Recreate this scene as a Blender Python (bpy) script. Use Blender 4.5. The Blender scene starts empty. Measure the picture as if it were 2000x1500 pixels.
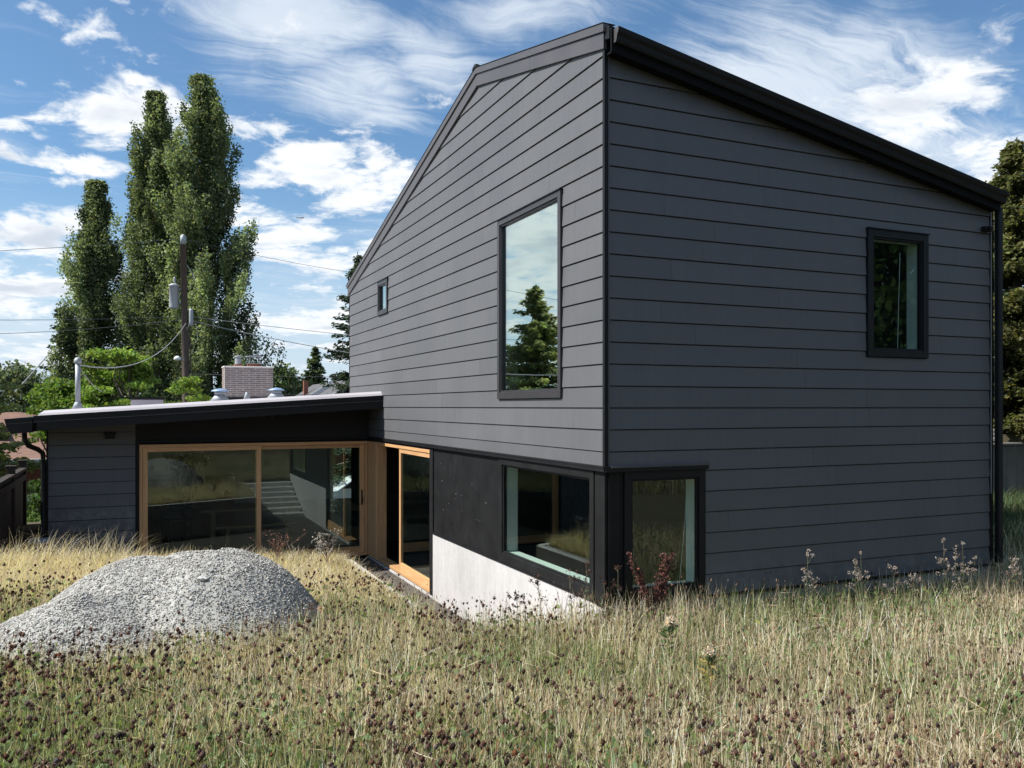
import bpy, math, random
import numpy as np
from mathutils import Vector, Matrix
random.seed(7); rng = np.random.default_rng(7)
R = math.radians
scene = bpy.context.scene
C = scene.collection

# ------------------------------------------------------------------ camera
cam_d = bpy.data.cameras.new('camera'); cam = bpy.data.objects.new('camera', cam_d); C.objects.link(cam)
cam.location = (-4.297, -7.325, 2.0); cam.rotation_euler = (R(90), 0, R(-24.07))
cam_d.sensor_width = 36; cam_d.lens = 36 * 1650 / 2000; cam_d.shift_y = 44 / 2000
cam_d.clip_start = 0.05; cam_d.clip_end = 9000
scene.camera = cam
CAM = np.array([-4.297, -7.325]); FW = np.array([math.sin(R(24.07)), math.cos(R(24.07))]); RT = np.array([FW[1], -FW[0]])

# ------------------------------------------------------------------ sun and sky
SUN_EL, SUN_AZ = 50, -80            # azimuth measured from +Y towards +X
sun_d = bpy.data.lights.new('sun', 'SUN'); sun = bpy.data.objects.new('sun', sun_d); C.objects.link(sun)
sv = Vector((math.sin(R(SUN_AZ)) * math.cos(R(SUN_EL)), math.cos(R(SUN_AZ)) * math.cos(R(SUN_EL)), math.sin(R(SUN_EL))))
sun.rotation_euler = sv.to_track_quat('Z', 'Y').to_euler()
sun_d.energy = 4.6; sun_d.angle = R(0.5); sun_d.color = (1.0, 0.965, 0.90)
scene.view_settings.view_transform = 'Standard'; scene.view_settings.look = 'None'
scene.view_settings.exposure = 0.75; scene.view_settings.gamma = 1.0; scene.view_settings.use_curve_mapping = False

class NT:
    """small helper for building node trees"""
    def __init__(s, tree): s.t = tree; s.n = tree.nodes; s.l = tree.links
    def add(s, kind, **kw):
        n = s.n.new(kind)
        for k, v in kw.items(): setattr(n, k, v)
        return n
    def put(s, sock, v):
        if isinstance(v, bpy.types.NodeSocket): s.l.new(v, sock)
        elif v is not None: sock.default_value = v
    def math(s, op, a, b=None, c=None, clamp=False):
        n = s.add('ShaderNodeMath', operation=op, use_clamp=clamp)
        for i, v in enumerate((a, b, c)): s.put(n.inputs[i], v)
        return n.outputs[0]
    def vec(s, op, a, b=None, scale=None):
        n = s.add('ShaderNodeVectorMath', operation=op); s.put(n.inputs[0], a)
        if b is not None: s.put(n.inputs[1], b)
        if scale is not None: s.put(n.inputs['Scale'], scale)
        return n.outputs['Value'] if op in ('LENGTH', 'DOT_PRODUCT') else n.outputs[0]
    def smooth(s, v, a, b, lo=0.0, hi=1.0):
        n = s.add('ShaderNodeMapRange', interpolation_type='SMOOTHSTEP')
        for i, x in enumerate((v, a, b, lo, hi)): s.put(n.inputs[i], x)
        return n.outputs[0]
    def lin(s, v, a, b, lo=0.0, hi=1.0):
        n = s.add('ShaderNodeMapRange')
        for i, x in enumerate((v, a, b, lo, hi)): s.put(n.inputs[i], x)
        return n.outputs[0]
    def noise(s, v, scale, detail=4, rough=0.5, dist=0.0, out=0):
        n = s.add('ShaderNodeTexNoise'); s.put(n.inputs['Vector'], v)
        n.inputs['Scale'].default_value = scale; n.inputs['Detail'].default_value = detail
        n.inputs['Roughness'].default_value = rough; n.inputs['Distortion'].default_value = dist
        return n.outputs[out]
    def mix(s, f, a, b, blend='MIX'):
        n = s.add('ShaderNodeMix', data_type='RGBA', blend_type=blend)
        s.put(n.inputs[0], f); s.put(n.inputs[6], a); s.put(n.inputs[7], b)
        return n.outputs[2]
    def ramp(s, v, stops):
        n = s.add('ShaderNodeValToRGB'); s.put(n.inputs[0], v); e = n.color_ramp.elements
        while len(e) < len(stops): e.new(0.5)
        for i, (p, c) in enumerate(stops): e[i].position = p; e[i].color = (*c, 1)
        return n.outputs[0]

world = bpy.data.worlds.new('World'); scene.world = world; world.use_nodes = True
w = NT(world.node_tree); w.n.clear()
out = w.add('ShaderNodeOutputWorld'); bg = w.add('ShaderNodeBackground')
sky = w.add('ShaderNodeTexSky', sky_type='NISHITA', sun_disc=False)
sky.sun_elevation = R(SUN_EL); sky.sun_rotation = R(SUN_AZ % 360); sky.air_density = 1.0; sky.dust_density = 0.6; sky.ozone_density = 2.0
dirv = w.add('ShaderNodeTexCoord').outputs['Generated']
sep = w.add('ShaderNodeSeparateXYZ'); w.put(sep.inputs[0], dirv)
up = w.math('MAXIMUM', sep.outputs[2], 0.0)
# cloud layer coordinates: the direction projected on a high flat layer, so that clouds flatten towards the horizon
inv = w.math('DIVIDE', 1.0, w.math('ADD', up, 0.16))
cl = w.vec('SCALE', dirv, scale=inv)
dwarp = w.vec('ADD', dirv, w.vec('SCALE', w.vec('SUBTRACT', w.noise(dirv, 9.0, 7, 0.62, out=1), (0.5, 0.5, 0.5)), scale=0.085))
def blob_mask(blobs):
    tot = None
    for az, el, sw, sh, amp in blobs:
        c = Vector((math.sin(R(az)) * math.cos(R(el)), math.cos(R(az)) * math.cos(R(el)), math.sin(R(el))))
        ex = Vector((math.cos(R(az)), -math.sin(R(az)), 0)); ey = c.cross(ex); ey = ey if ey.z > 0 else -ey
        du = w.math('MULTIPLY', w.vec('DOT_PRODUCT', dwarp, ex), 1 / math.sin(R(sw * 1.12)))
        dv = w.math('MULTIPLY', w.vec('DOT_PRODUCT', dwarp, ey), 1 / math.sin(R(sh * 1.22)))
        dd = w.math('ADD', w.math('MULTIPLY', du, du), w.math('MULTIPLY', dv, dv))
        front = w.math('GREATER_THAN', w.vec('DOT_PRODUCT', dirv, c), 0.0)
        m = w.math('MULTIPLY', w.math('MULTIPLY', w.math('EXPONENT', w.math('MULTIPLY', dd, -1.0)), front), amp)
        tot = m if tot is None else w.math('MAXIMUM', tot, m)
    return tot
CUMULUS = [(-4.7, 21.9, 1.5, .6, .8), (-1.8, 21.6, 1.9, 1.3, 1), (-.2, 23.6, 2.4, .6, .8), (0, 19.7, 1.4, .6, .75),
 (-4.4, 17.6, 3.6, 1.3, .9), (-.6, 17.4, 4.0, 1.6, 1.05), (-6.8, 18.3, 2.0, .5, .8), (6.6, 17.6, 3.6, 1.3, 1), (8.6, 17.3, 1.8, .5, .8),
 (-5.1, 14.8, 3.6, .7, .85), (-4.3, 13.6, 3.0, .5, .85), (-6.6, 13.3, 1.5, .6, .85), (-5.6, 9.6, 4.0, 1.9, 1.05), (-5.6, 7.0, 5.2, 1.7, 1),
 (10.0, 15.4, 4.2, 1.1, .84), (11.2, 14.3, 2.6, .6, .85), (15.8, 15.9, 2.0, .9, .7), (18.2, 20.3, 2.2, .7, .7), (14.8, 13.4, 4.0, 1.5, .84),
 (15.8, 11.6, 3.0, 1.8, .82), (9.1, 10.6, 3.6, 1.9, .9), (11.8, 7.2, 3, .6, .75), (10.4, 5.0, 7, 1.8, .8), (-4.5, 3.4, 7, 1.5, .7),
 (32.0, 24.6, 2.2, 1.0, .85), (48.6, 17.2, 4.0, 2.4, .9), (51.5, 18.6, 3.0, 2.0, .95), (52.7, 14.2, 3.0, 1.8, .8), (45, 15.5, 3.5, 1.6, .7), (13.2, 17.6, 1.6, .6, .6), (20.3, 15.8, 1.2, .8, .6), (17.2, 14.9, 1.6, 1.0, .8), (6.0, 12.8, 2.0, .6, .5), (17.6, 9.6, 1.8, .8, .7), (-6.4, 16.2, 2.2, .5, .7), (1.0, 21.5, .9, .5, .6), (54.8, 21.2, 1.9, 1.6, .75), (53.5, 19.3, 1.4, 1.2, .8),
 (-27, 20, 12, 5, 1.05), (-25, 11, 12, 4.5, 1.1), (-33, 6, 12, 3, .9), (-40, 30, 14, 6, .9), (-60, 15, 16, 5, .9), (-100, 25, 18, 8, .8), (90, 20, 20, 7, .8), (130, 28, 20, 8, .8), (-150, 22, 22, 8, .85), (170, 45, 20, 9, .8)]
CIRRUS = [(-27, 15, 15, 10, .85), (9.5, 23.4, 6.5, 3.0, 1), (13.6, 20.2, 5.0, 2.6, 1), (18.8, 22.4, 4.5, 2.6, .9), (24.5, 24.5, 5, 2.0, .7), (41.5, 19.2, 7.5, 5.0, 1.1), (45.0, 20.6, 7, 3.2, 1), (48, 14.5, 7, 3.4, .9), (15, 12.5, 5, 2.5, .4), (9, 8, 6, 2, .45),  # first veil is out of view, added to whiten the tall window's reflection
 (52, 15, 5, 3, .7), (28, 26, 7, 2.5, .55), (10, 6, 14, 2.4, .5), (-6, 4, 14, 2.5, .6), (-30, 40, 25, 10, .6), (60, 45, 25, 12, .6), (0, 60, 30, 12, .5), (-80, 40, 20, 10, .6), (150, 35, 25, 12, .6)]
wob = w.vec('SCALE', w.vec('SUBTRACT', w.noise(cl, 1.6, 4, out=1), (0.5, 0.5, 0.5)), scale=0.45)
clw = w.vec('ADD', cl, wob)
mp = w.add('ShaderNodeMapping'); w.put(mp.inputs[0], clw); mp.inputs['Scale'].default_value = (1.0, 1.0, 1.5)
n1 = w.noise(mp.outputs[0], 3.3, 9, 0.62)
mask_c = blob_mask(CUMULUS)
dens = w.math('ADD', w.math('MULTIPLY', mask_c, 0.64), w.math('SUBTRACT', w.math('MULTIPLY', n1, 2.5), 1.53))
cum = w.smooth(dens, -0.02, 0.34)
off = w.vec('ADD', mp.outputs[0], (-0.03, 0.0, 0.10))
n1b = w.noise(off, 3.3, 4, 0.55)
thick = w.smooth(w.math('ADD', w.math('MULTIPLY', mask_c, 0.35), w.math('SUBTRACT', w.math('MULTIPLY', n1b, 1.5), 0.98)), 0.06, 0.42)
mc = w.add('ShaderNodeMapping'); w.put(mc.inputs[0], clw); mc.inputs['Rotation'].default_value = (0, 0.5, 0.75); mc.inputs['Scale'].default_value = (0.55, 3.4, 2.2)
n2 = w.noise(mc.outputs[0], 2.3, 9, 0.66, 0.9)
mask_s = blob_mask(CIRRUS)
cir = w.math('MULTIPLY', w.smooth(w.math('ADD', w.math('MULTIPLY', mask_s, 0.85), w.math('SUBTRACT', w.math('MULTIPLY', n2, 1.4), 1.02)), -0.12, 0.62), 0.90)
SKYK = 0.078
skyc = w.vec('SCALE', sky.outputs[0], scale=SKYK)
skyc = w.mix(1.0, skyc, (0.77, 0.98, 1.08, 1), 'MULTIPLY')
hz = w.smooth(up, 0.0, 0.26, 0.85, 0.0)
skyc = w.mix(hz, skyc, (0.40, 0.47, 0.56, 1))
cloudc = w.mix(thick, (0.60, 0.62, 0.64, 1), (0.40, 0.44, 0.50, 1))
skyc = w.mix(cir, skyc, (0.47, 0.52, 0.58, 1))
skyc = w.mix(cum, skyc, cloudc)
below = w.smooth(sep.outputs[2], -0.02, -0.001)
skyc = w.mix(below, (0.12, 0.11, 0.08, 1), skyc)
w.put(bg.inputs[0], skyc); bg.inputs[1].default_value = 1.0
w.l.new(bg.outputs[0], out.inputs[0])
scene.render.engine = 'CYCLES'
scene.cycles.max_bounces = 8; scene.cycles.transparent_max_bounces = 12; scene.cycles.glossy_bounces = 4
scene.cycles.caustics_reflective = False; scene.cycles.caustics_refractive = False

# ------------------------------------------------------------------ materials
def new_mat(name):
    m = bpy.data.materials.new(name); m.use_nodes = True; t = NT(m.node_tree); t.n.clear()
    o = t.add('ShaderNodeOutputMaterial'); p = t.add('ShaderNodeBsdfPrincipled'); t.l.new(p.outputs[0], o.inputs[0])
    return m, t, p, o
def bump(t, p, h, strength, dist=0.01):
    b = t.add('ShaderNodeBump'); b.inputs['Strength'].default_value = strength; b.inputs['Distance'].default_value = dist
    t.put(b.inputs['Height'], h); t.l.new(b.outputs[0], p.inputs['Normal'])
def simple(name, col, rough=0.6, metal=0.0, spec=0.5, var=0.12, scale=6, bstr=0.1, stretch=(1, 1, 1)):
    m, t, p, o = new_mat(name)
    tc = t.add('ShaderNodeTexCoord').outputs['Object']
    mpn = t.add('ShaderNodeMapping'); t.put(mpn.inputs[0], tc); mpn.inputs['Scale'].default_value = stretch
    n = t.noise(mpn.outputs[0], scale, 6, 0.6)
    rnd = t.add('ShaderNodeObjectInfo').outputs['Random']
    k = t.math('ADD', t.lin(n, 0.3, 0.7, 1 - var, 1 + var), t.lin(rnd, 0, 1, -var * .4, var * .4))
    c = t.vec('SCALE', col, scale=k); t.put(p.inputs['Base Color'], c)
    t.put(p.inputs['Roughness'], t.lin(n, 0.3, 0.7, rough - .06, rough + .06)); p.inputs['Metallic'].default_value = metal
    p.inputs['Specular IOR Level'].default_value = spec
    if bstr: bump(t, p, t.noise(mpn.outputs[0], scale * 8, 5, 0.6), bstr, 0.003)
    return m
def siding_mat():
    m, t, p, o = new_mat('siding paint')
    tc = t.add('ShaderNodeTexCoord').outputs['Object']
    rnd = t.add('ShaderNodeObjectInfo').outputs['Random']
    big = t.noise(tc, 0.9, 5, 0.6); mpn = t.add('ShaderNodeMapping'); t.put(mpn.inputs[0], tc); mpn.inputs['Scale'].default_value = (2, 2, 14)
    fine = t.noise(mpn.outputs[0], 9, 6, 0.65)
    st = t.add('ShaderNodeMapping'); t.put(st.inputs[0], tc); st.inputs['Scale'].default_value = (7, 7, .35)
    streak = t.noise(st.outputs[0], 2.2, 5, 0.6)
    k = t.math('MULTIPLY', t.lin(big, .3, .7, .93, 1.07), t.math('MULTIPLY', t.lin(rnd, 0, 1, .95, 1.05), t.lin(streak, .3, .75, .96, 1.06)))
    sp = t.smooth(t.noise(tc, 75, 2, .5), .73, .78)
    k = t.math('ADD', k, t.math('MULTIPLY', t.math('MULTIPLY', sp, t.smooth(t.noise(tc, 2.2, 3), .45, .65)), .9))
    gz = t.add('ShaderNodeSeparateXYZ'); t.put(gz.inputs[0], t.add('ShaderNodeNewGeometry').outputs['Position'])
    splash = t.math('MULTIPLY', t.smooth(gz.outputs[2], .05, .42, 1, 0), t.smooth(t.noise(tc, 7, 6, .7), .42, .70))
    k = t.math('ADD', k, t.math('MULTIPLY', splash, .55))
    t.put(p.inputs['Base Color'], t.vec('SCALE', (0.106, 0.106, 0.111), scale=k))
    t.put(p.inputs['Roughness'], t.lin(big, .3, .7, .46, .60)); p.inputs['Specular IOR Level'].default_value = 0.42
    bump(t, p, t.math('ADD', fine, t.math('MULTIPLY', t.noise(tc, 180, 3, .6), .5)), 0.22, 0.0012)
    return m
def glass_mat(name='window glass', f0=.055):
    m, t, p, o = new_mat(name)
    t.n.remove(p)
    tr = t.add('ShaderNodeBsdfTransparent'); tr.inputs[0].default_value = (0.87, 0.94, 0.915, 1)
    gl = t.add('ShaderNodeBsdfGlossy'); gl.inputs['Roughness'].default_value = 0.0; gl.inputs[0].default_value = (0.90, 1.0, 0.96, 1)
    tc = t.add('ShaderNodeTexCoord').outputs['Object']
    b = t.add('ShaderNodeBump'); b.inputs['Strength'].default_value = 0.02; b.inputs['Distance'].default_value = 0.01; t.put(b.inputs['Height'], t.noise(tc, 0.8, 2))
    t.l.new(b.outputs[0], gl.inputs['Normal'])
    ge = t.add('ShaderNodeNewGeometry'); cs = t.math('ABSOLUTE', t.vec('DOT_PRODUCT', ge.outputs['Normal'], ge.outputs['Incoming']))
    fr = t.math('ADD', t.math('MULTIPLY', t.math('POWER', t.math('SUBTRACT', 1.0, cs), 5.0), 1 - f0), f0)
    mx = t.add('ShaderNodeMixShader'); t.put(mx.inputs[0], fr); t.l.new(tr.outputs[0], mx.inputs[1]); t.l.new(gl.outputs[0], mx.inputs[2])
    t.l.new(mx.outputs[0], o.inputs[0]); return m
def wood_mat(name, c1, c2, rough=0.45, axis=2, scale=1.0):
    m, t, p, o = new_mat(name)
    tc = t.add('ShaderNodeTexCoord').outputs['Object']
    mpn = t.add('ShaderNodeMapping'); t.put(mpn.inputs[0], tc)
    s = [22 * scale] * 3; s[axis] = 1.0 * scale; mpn.inputs['Scale'].default_value = s
    n = t.noise(mpn.outputs[0], 2.0, 7, 0.62, 0.4); rnd = t.add('ShaderNodeObjectInfo').outputs['Random']
    c = t.mix(t.smooth(n, .3, .7), (*c1, 1), (*c2, 1)); c = t.vec('SCALE', c, scale=t.lin(rnd, 0, 1, .85, 1.12))
    t.put(p.inputs['Base Color'], c); p.inputs['Roughness'].default_value = rough
    bump(t, p, n, 0.2, 0.002); return m
def vcol_mat(name, rough=0.6, transl=0.3, spec=0.3):
    m, t, p, o = new_mat(name)
    a = t.add('ShaderNodeAttribute'); a.attribute_name = 'col'
    t.put(p.inputs['Base Color'], a.outputs['Color']); p.inputs['Roughness'].default_value = rough; p.inputs['Specular IOR Level'].default_value = spec
    if transl:
        tl = t.add('ShaderNodeBsdfTranslucent'); t.put(tl.inputs[0], t.vec('MULTIPLY', a.outputs['Color'], (1.25, 1.3, .7)))
        mx = t.add('ShaderNodeMixShader'); mx.inputs[0].default_value = transl
        t.l.new(p.outputs[0], mx.inputs[1]); t.l.new(tl.outputs[0], mx.inputs[2]); t.l.new(mx.outputs[0], o.inputs[0])
    return m
def bark_mat(name, c):
    return simple(name, c, .85, var=.35, scale=5, bstr=.8, stretch=(6, 6, 1))

M = {}
M['siding'] = siding_mat()
M['glass'] = glass_mat(); M['coated'] = glass_mat('coated window glass', .50)
M['black'] = simple('black metal trim', (0.012, 0.012, 0.013), .50, spec=.22, var=.15, bstr=.03)
M['blackmatte'] = simple('black panel', (0.012, 0.012, 0.0125), .62, spec=.18, var=.30, scale=3, bstr=.12)
M['rake'] = simple('rake metal', (0.080, 0.074, 0.076), .40, var=.12, scale=2, bstr=.05)
M['frame'] = simple('window frame metal', (0.034, 0.031, 0.033), .35, var=.1, bstr=.03)
M['soffit'] = simple('soffit', (0.008, 0.008, 0.009), .8, spec=.1, var=.1, bstr=.05)
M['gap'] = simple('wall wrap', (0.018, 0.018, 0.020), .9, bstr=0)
M['white'] = simple('white interior paint', (0.62, 0.63, 0.60), .6, var=.03, bstr=.02)
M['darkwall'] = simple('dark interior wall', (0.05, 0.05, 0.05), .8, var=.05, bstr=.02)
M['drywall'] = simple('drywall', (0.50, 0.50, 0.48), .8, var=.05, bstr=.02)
M['fir'] = wood_mat('fir window wood', (0.56, 0.30, 0.135), (0.70, 0.41, 0.20), .42, 2)
M['firh'] = wood_mat('fir window wood horizontal', (0.56, 0.30, 0.135), (0.70, 0.41, 0.20), .42, 0)
M['firy'] = wood_mat('fir window wood side', (0.56, 0.30, 0.135), (0.70, 0.41, 0.20), .42, 1)
M['floor'] = wood_mat('dark floor', (0.035, 0.026, 0.02), (0.07, 0.05, 0.036), .25, 1)
M['table'] = wood_mat('table wood', (0.16, 0.10, 0.055), (0.24, 0.15, 0.08), .5, 0)
M['deck'] = wood_mat('deck boards', (0.055, 0.05, 0.046), (0.10, 0.09, 0.08), .7, 0)
M['fence'] = wood_mat('fence boards', (0.020, 0.013, 0.010), (0.045, 0.030, 0.022), .8, 2)
M['membrane'] = simple('roof membrane', (0.44, 0.41, 0.43), .6, var=.08, scale=1.5, bstr=.1)
M['galv'] = simple('galvanised metal', (0.36, 0.38, 0.40), .6, .3, var=.1, scale=8, bstr=.05)
M['bluecap'] = simple('bluish vent cap', (0.30, 0.42, 0.60), .4, .3, var=.1)
M['mortar'] = simple('mortar', (0.66, 0.62, 0.58), .9, var=.1, scale=20, bstr=.2)
M['brick'] = simple('pale brick', (0.27, 0.215, 0.195), .85, var=.35, scale=12, bstr=.3)
M['terra'] = simple('terracotta', (0.30, 0.11, 0.07), .8, var=.2)
M['redbrick'] = simple('red brick', (0.16, 0.055, 0.040), .85, var=.3, scale=14, bstr=.3)
M['brownroof'] = simple('brown shingles', (0.19, 0.105, 0.075), .9, var=.22, scale=4, bstr=.5)
M['greyroof'] = simple('grey shingles', (0.085, 0.085, 0.09), .85, var=.25, scale=4, bstr=.5)
M['whitepaint'] = simple('white paint', (0.72, 0.73, 0.74), .5, var=.05)
M['carpaint'] = simple('white car paint', (0.60, 0.62, 0.63), .2, var=.02, bstr=0)
M['carglass'] = simple('car glass', (0.02, 0.025, 0.03), .08, var=.02, bstr=0)
M['rubber'] = simple('rubber', (0.02, 0.02, 0.02), .8, bstr=0)
M['bark'] = bark_mat('bark', (0.07, 0.058, 0.045))
M['pole'] = bark_mat('pole wood', (0.085, 0.062, 0.050))
M['leaf'] = vcol_mat('foliage', .6, .40, .16)
M['grass'] = vcol_mat('meadow grass', .65, .40, .2)
M['seed'] = vcol_mat('seed heads', .85, 0, .1)
M['stone'] = vcol_mat('gravel stones', .85, 0, .25)
M['wire'] = simple('wire', (0.06, 0.065, 0.07), .6, bstr=0)
M['wirelight'] = simple('pale twisted wire', (0.30, 0.31, 0.31), .6, bstr=0)

def concrete_mat(name, c, dirt=0.25):
    m, t, p, o = new_mat(name)
    tc = t.add('ShaderNodeTexCoord').outputs['Object']
    a = t.noise(tc, 1.4, 8, .62); b = t.noise(tc, 14, 6, .65)
    st = t.add('ShaderNodeMapping'); t.put(st.inputs[0], tc); st.inputs['Scale'].default_value = (5, 5, .5); s = t.noise(st.outputs[0], 2.0, 6, .6)
    k = t.math('MULTIPLY', t.lin(a, .3, .7, 1 - dirt, 1.05), t.math('MULTIPLY', t.lin(b, .3, .7, .93, 1.05), t.lin(s, .35, .7, 1 - dirt * .5, 1.04)))
    t.put(p.inputs['Base Color'], t.vec('SCALE', c, scale=k)); p.inputs['Roughness'].default_value = .85
    v = t.add('ShaderNodeTexVoronoi'); t.put(v.inputs[0], tc); v.inputs['Scale'].default_value = 9
    pit = t.smooth(v.outputs[0], 0.03, 0.07)
    bump(t, p, t.math('ADD', t.math('MULTIPLY', b, .6), t.math('MULTIPLY', pit, .4)), .35, .004)
    return m
M['concrete'] = concrete_mat('pale concrete', (0.52, 0.50, 0.485), .14)
M['found'] = concrete_mat('grey concrete', (0.34, 0.33, 0.31), .25)
M['oldconc'] = concrete_mat('old concrete', (0.19, 0.175, 0.155), .5)

# ------------------------------------------------------------------ mesh helpers
def link(o, parent=None):
    C.objects.link(o)
    if parent is not None: o.parent = parent
    return o
def tag(o, label=None, cat=None, group=None, kind=None):
    if label: o['label'] = label
    if cat: o['category'] = cat
    if group: o['group'] = group
    if kind: o['kind'] = kind
    return o
def empty(name, loc, label=None, cat=None, group=None, rz=0):
    o = bpy.data.objects.new(name, None); o.location = loc; o.rotation_euler = (0, 0, rz); o.empty_display_size = .2
    link(o); tag(o, label, cat, group); return o
def origin(p):
    """world to local for children of an unrotated empty"""
    return Vector(p)
class MB:
    def __init__(s): s.v = []; s.f = []
    def box(s, a, b):
        x0, y0, z0 = a; x1, y1, z1 = b
        return s.hexa([(x0, y0, z0), (x1, y0, z0), (x1, y1, z0), (x0, y1, z0), (x0, y0, z1), (x1, y0, z1), (x1, y1, z1), (x0, y1, z1)])
    def hexa(s, p):
        n = len(s.v); s.v += [tuple(q) for q in p]
        s.f += [tuple(n + i for i in q) for q in ((3, 2, 1, 0), (4, 5, 6, 7), (0, 1, 5, 4), (1, 2, 6, 5), (2, 3, 7, 6), (3, 0, 4, 7))]
        return s
    def prism(s, poly, vec):
        """closed polygon (list of 3D points) extruded by vec"""
        n = len(s.v); k = len(poly); vec = Vector(vec)
        s.v += [tuple(q) for q in poly] + [tuple(Vector(q) + vec) for q in poly]
        s.f.append(tuple(n + i for i in reversed(range(k)))); s.f.append(tuple(n + k + i for i in range(k)))
        for i in range(k): j = (i + 1) % k; s.f.append((n + i, n + j, n + k + j, n + k + i))
        return s
    def tube(s, pts, rad, seg=8, cap=True):
        pts = [Vector(p) for p in pts]; n0 = len(s.v); k = len(pts)
        rad = rad if hasattr(rad, '__len__') else [rad] * k
        for i, p in enumerate(pts):
            d = (pts[min(i + 1, k - 1)] - pts[max(i - 1, 0)]).normalized()
            a = d.cross(Vector((0, 0, 1))) if abs(d.z) < .95 else d.cross(Vector((1, 0, 0))); a.normalize(); b = d.cross(a)
            for q in range(seg):
                t = 2 * math.pi * q / seg; s.v.append(tuple(p + (a * math.cos(t) + b * math.sin(t)) * rad[i]))
        for i in range(k - 1):
            for q in range(seg):
                q2 = (q + 1) % seg; s.f.append((n0 + i * seg + q, n0 + i * seg + q2, n0 + (i + 1) * seg + q2, n0 + (i + 1) * seg + q))
        if cap:
            s.f.append(tuple(n0 + q for q in range(seg))); s.f.append(tuple(n0 + (k - 1) * seg + q for q in reversed(range(seg))))
        return s
    def lathe(s, c, prof, seg=16):
        """prof: list of (radius, z) about the vertical through c"""
        n0 = len(s.v)
        for r, z in prof:
            for q in range(seg):
                t = 2 * math.pi * q / seg; s.v.append((c[0] + r * math.cos(t), c[1] + r * math.sin(t), c[2] + z))
        for i in range(len(prof) - 1):
            for q in range(seg):
                q2 = (q + 1) % seg; s.f.append((n0 + i * seg + q, n0 + i * seg + q2, n0 + (i + 1) * seg + q2, n0 + (i + 1) * seg + q))
        s.f.append(tuple(n0 + q for q in reversed(range(seg)))); s.f.append(tuple(n0 + (len(prof) - 1) * seg + q for q in range(seg)))
        return s
    def build(s, name, mat, parent=None, bevel=0, smooth=False, sub=None):
        me = bpy.data.meshes.new(name); off = Vector((0, 0, 0))
        if parent is not None:
            q = parent
            while q is not None: off += q.location; q = q.parent
        me.from_pydata([tuple(Vector(v) - off) for v in s.v], [], s.f); me.update()
        me.materials.append(mat)
        if smooth: me.polygons.foreach_set('use_smooth', [True] * len(me.polygons))
        o = bpy.data.objects.new(name, me); link(o, parent)
        if bevel:
            b = o.modifiers.new('bevel', 'BEVEL'); b.width = bevel; b.segments = 1; b.limit_method = 'ANGLE'
        return o
def np_mesh(name, V, F, mat, cols=None, parent=None, smooth=False, off=(0, 0, 0)):
    """V (n,3); F (m,k) all of one size; cols (m,3) per face"""
    me = bpy.data.meshes.new(name); V = np.asarray(V, dtype=np.float32) - np.array(off, dtype=np.float32); F = np.asarray(F, dtype=np.int32); m, k = F.shape
    me.vertices.add(len(V)); me.vertices.foreach_set('co', V.ravel())
    me.loops.add(m * k); me.loops.foreach_set('vertex_index', F.ravel())
    me.polygons.add(m); me.polygons.foreach_set('loop_start', np.arange(m, dtype=np.int32) * k)
    if smooth: me.polygons.foreach_set('use_smooth', np.ones(m, dtype=bool))
    me.update(calc_edges=True)
    if cols is not None:
        a = me.attributes.new('col', 'FLOAT_COLOR', 'FACE'); c = np.ones((m, 4), dtype=np.float32); c[:, :3] = cols; a.data.foreach_set('color', c.ravel())
    me.materials.append(mat)
    o = bpy.data.objects.new(name, me); link(o, parent); return o
_H = rng.random((512, 512))
def vnoise(x, y, s=1.0, seed=0):
    x = np.asarray(x) * s + seed * 17.3 + 1000; y = np.asarray(y) * s + seed * 31.7 + 1000
    xi = np.floor(x).astype(int); yi = np.floor(y).astype(int); fx = x - xi; fy = y - yi
    fx = fx * fx * (3 - 2 * fx); fy = fy * fy * (3 - 2 * fy); h = lambda a, b: _H[a % 512, b % 512]
    return (h(xi, yi) * (1 - fx) + h(xi + 1, yi) * fx) * (1 - fy) + (h(xi, yi + 1) * (1 - fx) + h(xi + 1, yi + 1) * fx) * fy
def fbm(x, y, s=1.0, seed=0, o=4):
    r = 0; a = .5
    for i in range(o): r = r + a * vnoise(x, y, s, seed + i); s *= 2.1; a *= .5
    return r / (1 - .5 ** o)
def sstep(v, a, b): t = np.clip((v - a) / (b - a), 0, 1); return t * t * (3 - 2 * t)

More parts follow.
